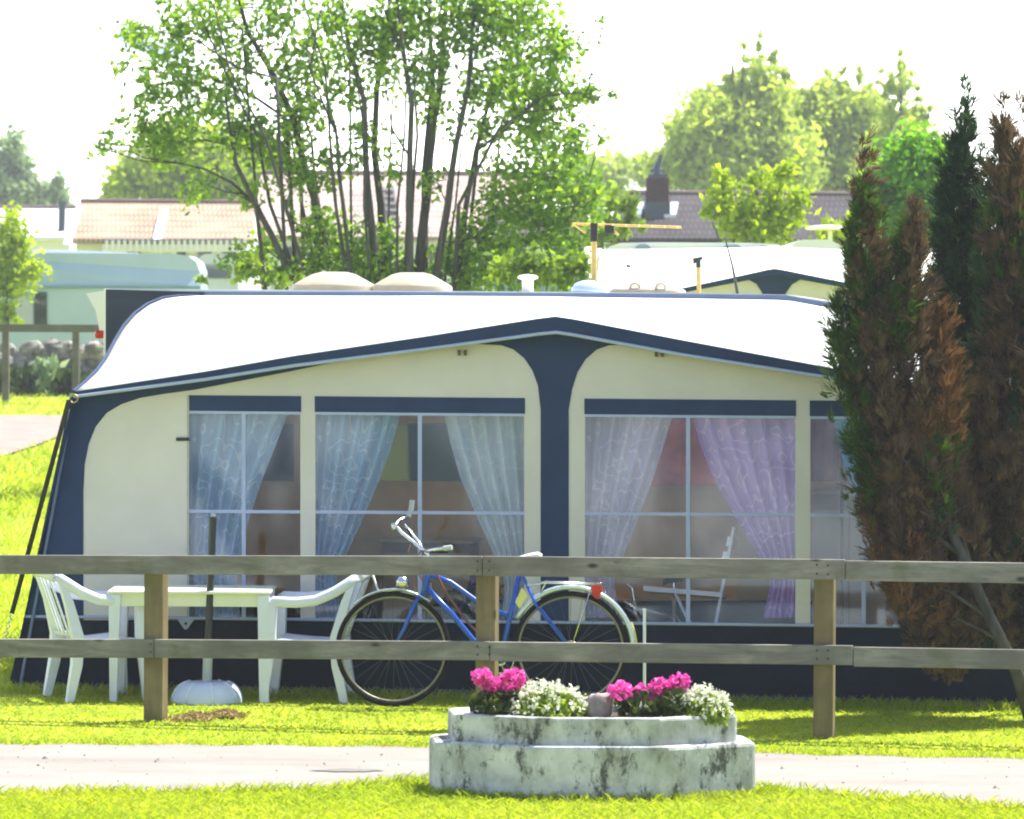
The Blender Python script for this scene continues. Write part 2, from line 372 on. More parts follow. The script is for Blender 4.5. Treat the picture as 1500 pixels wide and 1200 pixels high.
M['grass'] = leafmat('grass_blades', [(.20,.29,.022),(.29,.385,.03),(.38,.44,.042),(.47,.46,.09)], .55, .6, .9, (1.25,1.25,.4), .15)
M['leaf_main'] = leafmat('rowan_leaves', [(.065,.14,.026),(.11,.22,.030),(.19,.32,.036),(.28,.42,.045)], .6, .5, .7)
M['leaf_yellow'] = leafmat('yellow_green_leaves', [(.18,.28,.016),(.27,.37,.022),(.36,.45,.035)], .6, .55, .8)
M['leaf_willow'] = leafmat('willow_leaves', [(.24,.34,.075),(.34,.44,.10),(.45,.52,.15)], .62, .6, .35)
M['leaf_shrub'] = leafmat('mid_green_shrub_leaves', [(.09,.17,.025),(.15,.24,.03),(.24,.33,.045)], .55, .55, 1.5)
M['leaf_bright'] = leafmat('bright_green_leaves', [(.07,.20,.016),(.12,.30,.02),(.20,.39,.025)], .6, .5, .7)
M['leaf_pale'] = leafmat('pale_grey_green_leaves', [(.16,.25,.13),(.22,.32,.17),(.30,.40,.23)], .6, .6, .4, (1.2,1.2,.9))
M['leaf_dark'] = leafmat('dark_green_leaves', [(.02,.04,.012),(.035,.065,.018),(.06,.10,.02)], .35, .6, .9)
M['con_brown'] = leafmat('dead_brown_conifer_foliage', [(.050,.038,.028),(.092,.066,.045),(.140,.096,.060),(.19,.122,.070)], .3, .8, 7, (1.25,1,.7), .1, .3)
M['con_rust'] = leafmat('rusty_orange_conifer_foliage', [(.11,.060,.030),(.18,.095,.044),(.26,.140,.065)], .3, .8, 2.5, (1.2,1,.7), .1)
M['con_dark'] = leafmat('dark_green_conifer_foliage', [(.018,.042,.026),(.030,.064,.034),(.055,.10,.045)], .35, .75, 6, (1.3,1.3,.8), .1, .3)
M['con_green'] = leafmat('live_green_conifer_foliage', [(.022,.050,.014),(.04,.085,.016),(.085,.15,.02)], .4, .7, 2, None, .1)
M['pink'] = leafmat('pink_petals', [(.62,.045,.33),(.76,.085,.45),(.86,.22,.60)], .35, .5, 9, (1.1,.9,1.05))
M['white_petal'] = leafmat('white_petals', [(.62,.65,.48),(.78,.79,.68)], .3, .5, 9, (1,1,1))
M['leaf_flower'] = leafmat('fresh_flower_foliage', [(.14,.22,.02),(.22,.31,.03),(.30,.38,.06)], .45, .5, 8)
M['leaf_geranium'] = leafmat('dark_geranium_leaves', [(.03,.055,.012),(.055,.085,.018),(.09,.11,.02)], .3, .5, 8)

# ------------------------------------------------------------------ setting: ground, paths
mb = MB()
ys = [-40, 0, 10, 15, 18, 20, 22, 24, 26, 28, 30, 35, 42, 50, 60, 70, 80, 100, 120, 140, 170, 220, 300, 500, 900]
xs = [-500, -200, -80, -40, -20, -10, -6, -4, -2, 0, 2, 4, 6, 10, 20, 40, 80, 200, 500]
mb.add([(x, y, gz(x, y)) for y in ys for x in xs], [(j*len(xs)+i, j*len(xs)+i+1, (j+1)*len(xs)+i+1, (j+1)*len(xs)+i) for j in range(len(ys)-1) for i in range(len(xs)-1)])
tag(mb.build('ground', M['lawn']), kind='structure')
FAR = [(-1200,1086),(-300,1090),(0,1091),(300,1092),(620,1095),(850,1098),(1100,1104),(1300,1109),(1500,1112),(1800,1118),(2700,1136)]
NEAR = [(-1200,1176),(-300,1166),(0,1164),(250,1163),(430,1160),(540,1153),(626,1143),(760,1132),(980,1132),(1108,1157),(1250,1168),(1400,1178),(1500,1187),(1800,1206),(2700,1262)]
def edge(pts, px): return float(np.interp(px, [p[0] for p in pts], [p[1] for p in pts]))
PX = list(range(-1200, 2701, 30)); mb = MB(); vs = []
for k, px in enumerate(PX):
    a = G(px, edge(FAR, px) + 1.2*math.sin(px*.043) + random.uniform(-.6,.6)); b = G(px, edge(NEAR, px) + 1.5*math.sin(px*.031) + random.uniform(-1,1)); vs += [a + Vector((0,0,.006)), b + Vector((0,0,.006))]
mb.add(vs, [(2*i, 2*i+1, 2*i+3, 2*i+2) for i in range(len(PX)-1)])
tag(mb.build('path', M['gravel']), kind='structure')
# worn streak in the path
mb = MB(); top = []; bot = []
for i in range(15):
    px = 452 + i*8; t = math.sin(math.pi*i/14)
    top.append(G(px, 1131 - 2.6*t*random.uniform(.5,1.1)) + Vector((0,0,.011))); bot.append(G(px, 1131 + 2.6*t*random.uniform(.4,1.1) + .1) + Vector((0,0,.011)))
mb.add([p for ab in zip(top, bot) for p in ab], [(2*i, 2*i+1, 2*i+3, 2*i+2) for i in range(14)])
tag(mb.build('path_hollow', M['gravel_dark']), kind='structure')
mb = MB(); 
for k in range(190):
    px = random.uniform(-100, 1600); a_, b_ = edge(FAR, px) + 2, edge(NEAR, px) - 2; c = G(px, random.uniform(a_, b_)); r_ = random.uniform(.005, .012)*(1.8 if random.random() < .06 else 1)
    vs = [c + Vector((r_*random.uniform(.7,1.5)*sx, r_*random.uniform(.7,1.3)*sy, 0)) for sx, sy in ((1,0),(0,1),(-1,0),(0,-1))] + [c + Vector((0,0,r_*.8+.006))]
    mb.add(vs, [(0,1,4),(1,2,4),(2,3,4),(3,0,4)])
tag(mb.build('loose_gravel', pm('loose_grey_stones', (.16,.15,.14), .9, .4, 3, col2=(.34,.32,.30))), kind='stuff')
# far gravel track at the left
mb = MB(); L = [(-200,612,735),(-100,611,705),(0,611,672),(50,611,656),(110,612,632),(170,613,618)]
mb.add([G(x, y) + Vector((0,0,.03)) for a in L for x, y in ((a[0],a[1]),(a[0],a[2]))], [(2*i, 2*i+1, 2*i+3, 2*i+2) for i in range(len(L)-1)])
tag(mb.build('gravel_track', pm('pinkish_gravel', (.21,.165,.14), .95, .2, 2, .4, 20)), kind='structure')

# ------------------------------------------------------------------ facade frame of the front awning
A = G(12, 1009); B = G(1480, 1036)
UX = (B - A).normalized(); NH = Vector((UX.y, -UX.x, 0)).normalized()        # NH points to the camera
LEAN = 0.10
WUP = (Vector((0,0,1)) - NH*LEAN).normalized(); NF = UX.cross(WUP).normalized()
if NF.y > 0: NF = -NF
def isect(px, py, p0, n):
    d = ray(px, py); return CAM + d * ((p0 - CAM).dot(n) / d.dot(n))
def F(px, py, off=0): return isect(px, py, A + NF*off, NF)
def Bk(px, py, off=0): return isect(px, py, A - NH*(2.45 - off), NH)          # caravan side plane
def fac(poly, off, th, m=None, holes=()):
    m = m or MB()
    f = lambda l: [F(x, y, off) for x, y in l]
    b = lambda l: [F(x, y, off) - NF*th for x, y in l]
    return m.prism(f(poly), b(poly), [(f(h), b(h)) for h in holes])
aw = thing('awning', 'white roofed caravan awning with cream front, navy centre column and curtained windows behind the fence', 'awning', tuple((A+B)/2))
eave = [(108,574),(300,545),(430,522),(620,494),(790,467),(815,464),(840,468),(1000,499),(1225,541),(1380,568),(1535,595)]
def ey(px): return edge(eave, px)
WIN = [(277,440),(462,768),(857,1165),(1187,1350)]
def wt(px): return 580 + (px-277)*.0085       # window head
def wb(px): return 904 + (px-277)*.0115       # window foot
outer = [(12,1009),(30,930),(55,810),(85,670),(103,582)] + [(x, ey(x)+10) for x in (160,300,430,620,790,815,840,1000,1225,1380,1530)] + [(1545,680),(1570,860),(1600,1038)]
holes = [[(a, wt(a)), (b, wt(b)), (b, wb(b)), (a, wb(a))] for a, b in WIN]
fac(outer, 0, .004, holes=holes).build('front_wall', M['cream'], aw)
# navy edging left, right, centre column
curveL = [(122,905),(122,720),(124,680),(130,650),(140,625),(156,605),(178,592),(205,583),(240,577),(285,571)]
fac([(12,1006),(30,930),(55,810),(85,670),(103,582),(140,576),(200,567),(300,552),(430,529),(560,508),(575,513),(430,543)] + curveL[::-1] + [(122,912)], .005, .004).build('navy_edge_and_shade', M['navy'], aw)  # left edging; its tail along the eave is painted shade under the valance
fac([(1600,1030),(1570,860),(1545,680),(1532,600),(1440,584),(1380,574),(1440,600),(1480,620),(1500,650),(1508,700),(1508,915)], .005, .004).build('navy_edge_and_shade', M['navy'], aw)
cl = [(700,504),(735,506),(752,512),(768,525),(780,543),(788,565),(792,600),(792,700),(792,911)]
cr = [(833,911),(833,700),(833,600),(838,570),(846,545),(858,526),(874,512),(892,506),(925,505)]
fac(cl + cr + [(840,484),(815,478),(790,482)], .006, .004).build('centre_column', M['navy'], aw)
# skirt, mud flap, piping
fac([(13,1006),(34,909),(400,908),(800,912),(1200,916),(1572,921),(1600,1034)], .008, .004).build('skirt', M['skirt'], aw)
fac([(24,1000),(400,1006),(800,1012),(1200,1022),(1598,1030),(1600,1040),(1200,1032),(800,1022),(400,1014),(22,1008)], .03, .01).build('mud_flap', M['mud'], aw)
mb = MB(); mb.tube([F(x, 903 + (x-34)*.0115, .012) for x in range(36, 1571, 40)], .011, 6); mb.build('piping', M['piping'], aw)
# eyelet tabs
for cx, cy in ((272,905),(1351,918)):
    mb = fac([(cx-14,cy),(cx+14,cy),(cx+2,cy+17),(cx-2,cy+17)], .018, .006, holes=[[(cx-3,cy+7),(cx+3,cy+7),(cx,cy+12)]])
    mb.build('eyelet_tab', M['piping'], aw)
# valance
vt = [(x, ey(x)) for x in (108,200,300,430,520,620,720,790,815,840,900,1000,1110,1225,1380,1535)]
def vh(x):
    return np.interp(x, [108,300,620,815,1000,1225,1535], [7,11,18,23,21,14,9])
mb = MB(); mb.prism([F(x, y, .13) for x, y in vt] + [F(x, y + vh(x), .125) for x, y in vt[::-1]], [F(x, y, .13) - NF*.012 for x, y in vt] + [F(x, y+vh(x), .125) - NF*.012 for x, y in vt[::-1]])
mb.build('valance', M['navy'], aw)
mb = MB(); mb.tube([F(x, y + vh(x), .13) for x, y in vt], .012, 6); mb.build('valance_piping', M['piping'], aw)
# roof: a patch between four border curves
def poly3(pts, u):
    L = [0]
    for i in range(len(pts)-1): L.append(L[-1] + (pts[i+1]-pts[i]).length)
    t = u*L[-1]
    for i in range(len(pts)-1):
        if t <= L[i+1] or i == len(pts)-2:
            k = (t - L[i]) / max(L[i+1]-L[i], 1e-9); return pts[i].lerp(pts[i+1], k)
front3 = [F(x, y, .128) for x, y in vt]
back3 = [Bk(x, y) for x, y in ((300,433),(450,434),(600,435),(815,437),(1000,439),(1150,441),(1225,455),(1330,480))]
def mixd(px, py, t):        # a point on the border curve, its depth part of the way to the caravan
    a = F(px, py, .128); b = Bk(px, py); return a.lerp(b, t)
left3 = [mixd(*q) for q in ((108,574,0),(125,560,.10),(142,543,.22),(156,523,.36),(168,500,.5),(182,477,.63),(198,459,.75),(216,446,.84),(238,437,.92),(265,434,.97),(300,433,1))]
right3 = [mixd(*q) for q in ((1535,595,0),(1512,578,.12),(1488,556,.3),(1462,535,.5),(1430,515,.7),(1385,495,.87),(1330,478,1))]
nu, nv = 48, 16
def coons(u, t):
    f0, b0 = poly3(front3, u), poly3(back3, u); l0, r0 = poly3(left3, t), poly3(right3, t)
    p = f0*(1-t) + b0*t + l0*(1-u) + r0*u - (front3[0]*((1-u)*(1-t)) + front3[-1]*(u*(1-t)) + back3[0]*((1-u)*t) + back3[-1]*(u*t))
    p.z -= .035*math.sin(math.pi*t)*(.4+.6*abs(math.sin(u*math.pi*3)))  # fabric sag between the poles
    return p
mb = MB(); mb.grid(coons, nu, nv); ro = mb.build('roof', M['roof_fabric'], aw, smooth=True)
md = ro.modifiers.new('thick', 'SOLIDIFY'); md.thickness = .004; md.offset = -1
mb = MB(); mb.tube([p + NH*.012 + Vector((0,0,.004)) for p in left3], .011, 6); mb.build('roof_piping', M['navy'], aw); mb = MB(); mb.tube([p + NH*.012 + Vector((0,0,.004)) for p in right3], .011, 6); mb.build('roof_piping', M['navy'], aw)
# navy gore that fills the corner up to the caravan
mb = MB()
gore = [(155,424),(300,428)] ; cur = [(265,433),(238,438),(216,447),(198,460),(182,478),(168,501),(158,520)]
fr = [Bk(x, y, .03) for x, y in gore + cur + [(155,522)]]; mb.prism(fr, [p - NH*.02 for p in fr]); mb.build('corner_gore', pm('faded_navy_fabric', (.030,.042,.075), .7, .25, 5, .15, 60, stretch=(.2,.2,2.5)), aw)
# side walls hang from the roof border to the ground
def side(border, foot0, foot1, name):
    mb = MB(); n = len(border)
    def fn(u, v):
        t = poly3(border, u); g = foot0.lerp(foot1, u); return t.lerp(g, v)
    mb.grid(fn, 12, 6); o = mb.build(name, M['navy'], aw); md = o.modifiers.new('thick', 'SOLIDIFY'); md.thickness = .004
fl = A.copy(); fl2 = Bk(150, 700); fl2.z = 0
side(left3[:-3], fl, fl2, 'side_wall')
fr_ = F(1600, 1038); fr_.z = 0; fr2 = Bk(1480, 700); fr2.z = 0
side(right3, fr_, fr2, 'side_wall')
# rail strip along the caravan
mb = MB(); pts = [(250,428.5),(450,429),(600,429.5),(815,431),(1000,432),(1150,434),(1225,447),(1330,474)]
fr = [Bk(x, y-1.5, .012) for x, y in pts] + [Bk(x, y+9, .012) for x, y in pts[::-1]]; mb.prism(fr, [p - NH*.01 for p in fr]); mb.build('rail_strip', pm('mid_blue_fabric', (.10,.14,.26), .6, .12, 4), aw)
# storm strap with its spring at the left corner
mb = MB(); s0 = F(101, 586, .16); s1 = G(2, 1000) + Vector((-.05,.0,.02)); q = s0.lerp(s1, .76)
mb.tube([s0, s0.lerp(s1, .4), q], .019, 6, flat=.25, up=(1,0,0)); st = mb.build('storm_strap', M['black'], aw)
mb = MB(); mb.tube([q + Vector((.012*math.cos(i*1.6), .012*math.sin(i*1.6), 0)) + (s1-q)*(i/40) for i in range(41)], .004, 5)
mb.build('spring', M['chrome'], st)
mb = MB(); mb.torus(F(108, 584, .15), .028, .006, axis=NF, n=20, m=6); mb.build('corner_ring', pm('brass_buckle', (.30,.26,.12), .4, .2, 20, metal=.6), aw)
mb = MB(); mb.tube([F(104,600,.03), F(73,770,.03), F(30,1004,.03)], .012, 6); mb.build('corner_pole', pm('slate_blue_tube', (.10,.15,.24), .4, .1, 6), aw)
for cx, cy in ((677,517),(966,519)):
    mb = MB()
    for dx in (-4.5, 4.5): mb.prism([F(cx+dx-2.6,cy-4,.02), F(cx+dx+2.6,cy-4,.02), F(cx+dx+2.2,cy+4,.03), F(cx+dx-2.2,cy+4,.03)], [F(cx+dx-2.6,cy-4,.003), F(cx+dx+2.6,cy-4,.003), F(cx+dx+2.2,cy+4,.008), F(cx+dx-2.2,cy+4,.008)])
    mb.build('roof_hook', pm('brown_hook', (.16,.11,.08), .5, .2, 20), aw)
fac([(258,641),(277,641),(277,646),(258,646)], .012, .008).build('zip_pull', M['black'], aw)
mb = MB(); mb.prism([F(x,y,.007) for x,y in ((274,580),(277,580),(277,905),(274,905))], [F(x,y,.003) for x,y in ((274,580),(277,580),(277,905),(274,905))]); mb.build('door_zip', pm('grey_zip', (.36,.36,.30), .6, .1, 20), aw)
mb = MB(); q_ = F(1233, 1000, -.35); mb.tube([Vector((q_.x, q_.y, .013)), F(1233, 600, -.35)], .011, 8); mb.build('inner_pole', M['pole_dark'], aw)
# windows
VB = {0: 357, 1: 615, 2: 1008, 3: 1265}
for k, (a, b) in enumerate(WIN):
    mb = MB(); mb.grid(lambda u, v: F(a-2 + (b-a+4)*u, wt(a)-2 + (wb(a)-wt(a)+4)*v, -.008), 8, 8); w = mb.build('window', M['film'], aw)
    bl = fac([(a-1, wt(a)-1), (b+1, wt(b)-1), (b+1, wt(b)+22), (a-1, wt(a)+22)], .004, .008).build('rolled_blind', M['navy'], w)
    mb = MB(); y = 749 + (a-277)*.006; y2 = 749 + (b-277)*.006
    fac([(a, y-2.4), (b, y2-2.4), (b, y2+2.4), (a, y+2.4)], .000, .004, mb)
    x = VB[k]; fac([(x-3, wt(x)+24), (x+3, wt(x)+24), (x+3, wb(x)), (x-3, wb(x))], .003, .004, mb)
    fac([(a, wt(a)+22), (b, wt(b)+22), (b, wt(b)+26), (a, wt(a)+26)], .0035, .004, mb)
    mb.build('glazing_bar', M['muntin'], w)
# ------------------------------------------------------------------ curtains inside the awning (each hangs on its own)
def curtain(label, m, x0, edge_pts, left=True, yb=905, fold=9, cat='curtain'):
    ysn = [p[1] for p in edge_pts]; xsn = [p[0] for p in edge_pts]
    def fn(u, v):
        y = 600 + (yb-600)*v; xe = float(np.interp(y, ysn, xsn)); px = x0 + (xe-x0)*u
        w = math.sin(u*fold*2*math.pi + 1.3*math.sin(v*3)) * (.030 - .012*v) + .012*math.sin(u*23+v*2)
        return F(px, y, -.10 + w)
    mb = MB(); mb.grid(fn, fold*10, 26); c = F(x0, 600, -.1)
    o = mb.build('curtain', m, None, loc=tuple(c), smooth=True); tag(o, label, cat, 'curtains tied back inside the awning windows'); return o
curtain('pale blue patterned curtain at the narrow left hand window above the plastic table', M['cur_blue'], 270, [(424,600),(405,650),(385,700),(365,760),(352,810),(346,850),(352,905)], fold=6)
curtain('blue green curtain left of the gap in the window behind the bicycle handlebar', M['cur_blue'], 456, [(588,600),(575,650),(557,700),(532,760),(508,810),(492,850),(500,905)], fold=6)
curtain('whitish blue curtain right of the gap in the window behind the bicycle handlebar', M['cur_white'], 775, [(650,600),(660,650),(674,700),(700,760),(722,810),(740,850),(735,905)], fold=6)
curtain('lilac blue curtain beside the right of the navy centre column', M['cur_lilac'], 850, [(988,600),(973,650),(957,700),(935,760),(915,810),(900,850),(905,905)], fold=6)
curtain('deep purple swirl patterned curtain, the darkest of the window curtains', M['cur_purple'], 1171, [(1012,600),(1025,650),(1045,700),(1078,760),(1108,810),(1130,850),(1118,905)], fold=6)
curtain('bright blue curtain in the last window half hidden by the brown conifer', M['cur_deepblue'], 1356, [(1218,600),(1228,650),(1242,700),(1262,760),(1300,810),(1330,850),(1318,905)], fold=5)

# ------------------------------------------------------------------ the caravan the awning hangs on
cv = thing('caravan', 'white caravan standing behind the front awning with roof hatches and aerials on top', 'caravan', tuple(Bk(800, 700).to_2d()) + (0,))
cp = [(152,900),(152,422.5),(300,424),(600,426),(1000,429),(1150,431.5),(1225,443),(1330,470),(1410,515),(1440,600),(1450,900)]
mb = MB(); fr = [Bk(x, y, -.005) for x, y in cp]; mb.prism(fr, [p - NH*2.1 for p in fr]); mb.build('body', M['caravan'], cv)
mb = MB(); fr = [Bk(x, y, .03) for x, y in ((156,880),(1445,880))]; fr = fr + [Vector((p.x, p.y, .013)) for p in fr[::-1]]; mb.prism(fr, [p - NH*.01 for p in fr]); mb.build('draught_skirt', M['skirt'], cv)
mb = MB(); nose = [(126,430),(152,426),(152,500),(146,486),(140,455)]
fr = [Bk(x, y, -.2) for x, y in nose]; mb.prism(fr, [p - NH*1.6 for p in fr]); mb.build('end_moulding', M['caravan'], cv)
mb = MB(); mb.lathe([(.0,-.03),(.03,-.03),(.038,0),(.03,.03),(0,.03)], Bk(146,490,-.1), 14, 1, .8); mb.build('tail_lamp', M['red'], cv, smooth=True)
mb = MB(); mb.tube([Bk(x, y, .014) for x, y in ((155,423),(155,470),(154,523))], .012, 6); mb.build('edge_trim', M['caravan'], cv)
def roofd(px, d): return Bk(px, edge([(152,422.5),(300,424),(600,426),(1000,429),(1150,431.5)], px), -d)
def hatch(x0, x1, y0, name='roof_hatch', m=None, dep=.55, inset=.7):
    a = roofd(x0, .55); b = roofd(x1, .55); u = (b-a); k = (u.length)/((x1-x0)); h = ((a.z+b.z)/2) ; ctr = (a+b)/2
    hgt = (((edge([(152,422.5),(600,426),(1000,429)], (x0+x1)/2) - y0)/FPX*ctr.y))
    hw = u.length/2; ux = u.normalized(); mb = MB()
    rings = [(1.0,0),(1.0,.22),(.97,.30),(.80,.50),(.52,.80),(.34,.98),(.28,1.0),(0.0,1.0)]
    vs = []; n = 32
    for rr, zz in rings:
        for q in range(n):
            t = 2*math.pi*q/n; cx = math.copysign(abs(math.cos(t))**.55, math.cos(t)); cy = math.copysign(abs(math.sin(t))**.55, math.sin(t))
            rib = 1 + (.10 if (.2 < zz < .9 and q % 4 < 2) else 0)
            vs.append(ctr + ux*(cx*hw*rr) + NH*(cy*dep*.5*rr) + Vector((0,0,hgt*zz*rib - .002)))
    fs = [(i*n+q, i*n+(q+1)%n, (i+1)*n+(q+1)%n, (i+1)*n+q) for i in range(len(rings)-1) for q in range(n)]
    mb.add(vs, fs); o = mb.build(name, m or M['hatch'], cv, smooth=True); return o
hatch(431, 549, 398); hatch(548, 660, 399)
h3 = hatch(895, 1003, 413)
for cx in (930, 968):
    mb = MB(); p = roofd(cx, .3) + Vector((0,0,.035)); mb.torus(p, .034, .009, axis=NH, n=16, m=6); mb.build('handle', M['hatch'], h3)
mb = MB(); p = roofd(773, .5)
mb.lathe([(.042,0),(.042,.085),(.05,.09),(.075,.098),(.078,.11),(.06,.122),(.0,.13)], p, 20); mb.build('roof_vent', M['caravan'], cv, smooth=True)
mb = MB(); p = roofd(862, .7); mb.lathe([(.13,0),(.128,.03),(.10,.065),(.05,.085),(0,.09)], p, 20); mb.build('antenna_dome', M['caravan_grey'], cv, smooth=True)
# TV aerial on its yellow mast
p0 = roofd(870, .9)
def at_roof(px, py): return P(px, py, p0.y)
mast = MB(); mast.tube([at_roof(870,426), at_roof(870,330)], .022, 10); aerial = thing('tv_aerial', 'yellow and black mast with a long yellow aerial boom on the caravan roof', 'aerial', tuple(at_roof(870,427)))
mast.build('mast', M['yellow'], aerial)
mb = MB(); mb.tube([at_roof(870,354), at_roof(870,327)], .029, 10); mb.build('clamp', M['black'], aerial); mb = MB(); mb.tube([at_roof(870,427), at_roof(870,411)], .029, 10); mb.build('clamp', M['black'], aerial)
mb = MB(); mb.tube([at_roof(838,328), at_roof(998,333)], .011, 8); bo = mb.build('boom', M['yellow'], aerial)
mb = MB()
for i in range(9):
    q = at_roof(842 + i*19, 328.2 + i*.6); l = .10 + .012*i; mb.tube([q - NH*l, q + NH*l], .006, 6)
mb.tube([at_roof(840,328), at_roof(858,341)], .010, 6); mb.tube([at_roof(892,331), at_roof(906,345)], .010, 6); mb.build('element', M['yellow'], bo)
mb = MB(); mb.obox(at_roof(893,336), UX*.035, NH*.02, Vector((0,0,.03))); mb.build('junction_box', M['black'], bo)
an = thing('mast_stub', 'short yellow post with a grey cross shaped head on the caravan roof', 'aerial', tuple(roofd(1023, .9))); q0 = (roofd(1023, .9)).y
mb = MB(); mb.tube([P(1024,430,q0), P(1023,392,q0)], .018, 8); mb.build('post', M['yellow'], an)
mb = MB(); mb.tube([P(1023,392,q0), P(1023,378,q0)], .02, 8); mb.tube([P(1015,381,q0), P(1029,378,q0)], .014, 8); mb.tube([P(1016,386,q0), P(1021,380,q0)], .010, 6); mb.build('head', M['pole_dark'], an)
mb = MB(); q1 = (roofd(1075, 1.2)).y; mb.tube([P(1081,434,q1), P(1073,390,q1), P(1063,352,q1)], [.014,.008,.005], 6)
tag(mb.build('whip_aerial', M['pole_dark'], None, loc=tuple(P(1081,434,q1))), 'thin dark slanting whip aerial on the caravan roof', 'aerial')

# ------------------------------------------------------------------ inside the awning
fl_ = A - NH*1.2
mb = MB()
def ins(px, py, off): return F(px, py, -off)
mb.add([F(40,1005,-.06) * 1, F(1560,1035,-.06), Bk(1450,900), Bk(160,900)], [(0,1,2,3)])
for i in range(4): v = mb.v[i]; mb.v[i] = (v[0], v[1], .012)
tag(mb.build('awning_floor', pm('brown_awning_carpet', (.30,.18,.08), .95, .3, 8, .3, 40)), kind='structure')
def boxy(name, label, cat, px0, px1, y0, off, depth, m, foot=0.012):
    a = F(px0, y0, -off); b = F(px1, y0, -off); t = thing(name, label, cat, ((a.x+b.x)/2, (a.y+b.y)/2, foot)); w = (b-a).length/2; zt = a.z
    c = Vector(((a.x+b.x)/2, (a.y+b.y)/2, 0)); return t, c, w, zt
def cabinet(label, px0, px1, y0, off, m, m2):
    t, c, w, zt = boxy('cabinet', label, 'cabinet', px0, px1, y0, off, .4, m)
    c = c - NH*.2
    mb = MB(); mb.obox(c + Vector((0,0,(zt-.03)/2+.02)), UX*w, NH*.2, Vector((0,0,(zt-.03)/2-.01))); mb.build('carcass', m, t, bevel=.006)
    mb = MB(); mb.obox(c + Vector((0,0,zt-.012)), UX*(w+.02), NH*.22, Vector((0,0,.012))); mb.build('worktop', m2, t, bevel=.004)
    for s in (-1, 1):
        mb = MB(); mb.obox(c + NH*.206 + UX*(s*w*.5) + Vector((0,0,zt*.48)), UX*(w*.47), NH*.006, Vector((0,0,zt*.42))); d = mb.build('door', m2, t, bevel=.003)
        mb = MB(); mb.tube([c + NH*.225 + UX*(s*w*.12) + Vector((0,0,zt*.55)), c + NH*.225 + UX*(s*w*.12) + Vector((0,0,zt*.68))], .006, 6); mb.build('handle', M['chrome'], d)
cabinet('brown wooden cabinet inside the awning seen through the window behind the handlebar', 560, 690, 790, 1.7, pm('walnut_board', (.13,.08,.045), .5, .3, 4, stretch=(1,1,.2)), pm('pale_wood', (.30,.22,.13), .5, .2, 4, stretch=(1,1,.2)))
cabinet('beige kitchen unit inside the awning seen through the last window by the conifer', 1190, 1300, 720, 1.9, pm('beige_board', (.28,.24,.18), .5, .12, 3), pm('grey_board', (.33,.31,.27), .5, .12, 3))
# plant tray in the middle window
def leafy(name, label, cat, base, h, r, n, size, m, pot=None, group=None, up=.6):
    t = thing(name, label, cat, tuple(base), group)
    C = RNG.normal(size=(n,3)); C = unit(C) * RNG.uniform(.35, 1, (n,1))**.6; C *= np.array([r, r, h*.5]); C += np.array(base) + np.array([0,0,h*.55])
    quads('foliage', leaves(C, size, 1.8, up), m, t)
    mb = MB()
    for k in range(5):
        a = k*1.3; mb.tube([Vector(base), Vector(base) + Vector((math.cos(a)*r*.3, math.sin(a)*r*.3, h*.5)), Vector(base) + Vector((math.cos(a)*r*.6, math.sin(a)*r*.6, h*.85))], [.012,.008,.004], 5)
    mb.build('stems', M['bark'], t); return t
b0 = F(705, 905, -1.3); b0.z = .3
t = leafy('potted_plant', 'dark green pot plant inside the awning behind the window with the bicycle', 'plant', b0, .34, .30, 220, .09, M['leaf_dark'])
mb = MB(); mb.lathe([(.10,-.29),(.14,-.02),(.155,0),(.15,.02),(.12,.015),(0,.0)], b0, 20); mb.build('pot', pm('terracotta', (.30,.13,.07), .8, .2, 6), t, smooth=True)
# red brown wall hanging behind the right windows
def hanging(name, label, cat, x0, x1, y0, y1, m):
    mb = MB(); mb.grid(lambda u, v: Bk(x0 + (x1-x0)*u, y0 + (y1-y0)*v, .05 + .015*math.sin(u*30) + .01*math.sin(u*11+v*4)), 60, 6)
    tag(mb.build(name, m, None, loc=tuple(Bk(x0, y0, .05)), smooth=True), label, cat)
hanging('wall_hanging', 'dark red cloth hanging inside the awning behind the purple curtain', 'cloth', 925, 1080, 560, 712, pm('dark_red_cloth', (.58,.07,.045), .9, .4, 5))
hanging('door_curtain', 'brown red door curtain inside the awning behind the last window', 'curtain', 1180, 1262, 590, 705, pm('brown_red_cloth', (.24,.07,.04), .9, .4, 5))
mb = MB(); fr = [Bk(x, y, .006) for x, y in ((160,540),(1400,545),(1400,878),(160,878))]; mb.prism(fr, [p - NH*.005 for p in fr]); mb.build('interior_tone_sheet', pm('tan_interior_tone', (.56,.33,.13), .6, .4, 1.2), cv)  # tan sheet added over the white side, its colour imitating the dim interior
# caravan windows and door seen from inside (parts of the caravan)
for x0, x1 in ((330, 430), (520, 690)):
    mb = MB(); fr = [Bk(x, y, .012) for x, y in ((x0,620),(x1,621),(x1,705),(x0,704))]; mb.prism(fr, [p - NH*.01 for p in fr]); w = mb.build('side_window', M['glass_dark'], cv)
mb = MB(); fr = [Bk(x, y, .010) for x, y in ((1080,560),(1170,561),(1170,880),(1080,879))]; mb.prism(fr, [p - NH*.008 for p in fr]); dd = mb.build('door', pm('tan_door', (.42,.34,.24), .45, .1, 2), cv)
mb = MB(); mb.obox(Bk(1092, 730, .03), UX*.012, NH*.012, Vector((0,0,.05))); mb.build('handle', M['pole_dark'], dd)
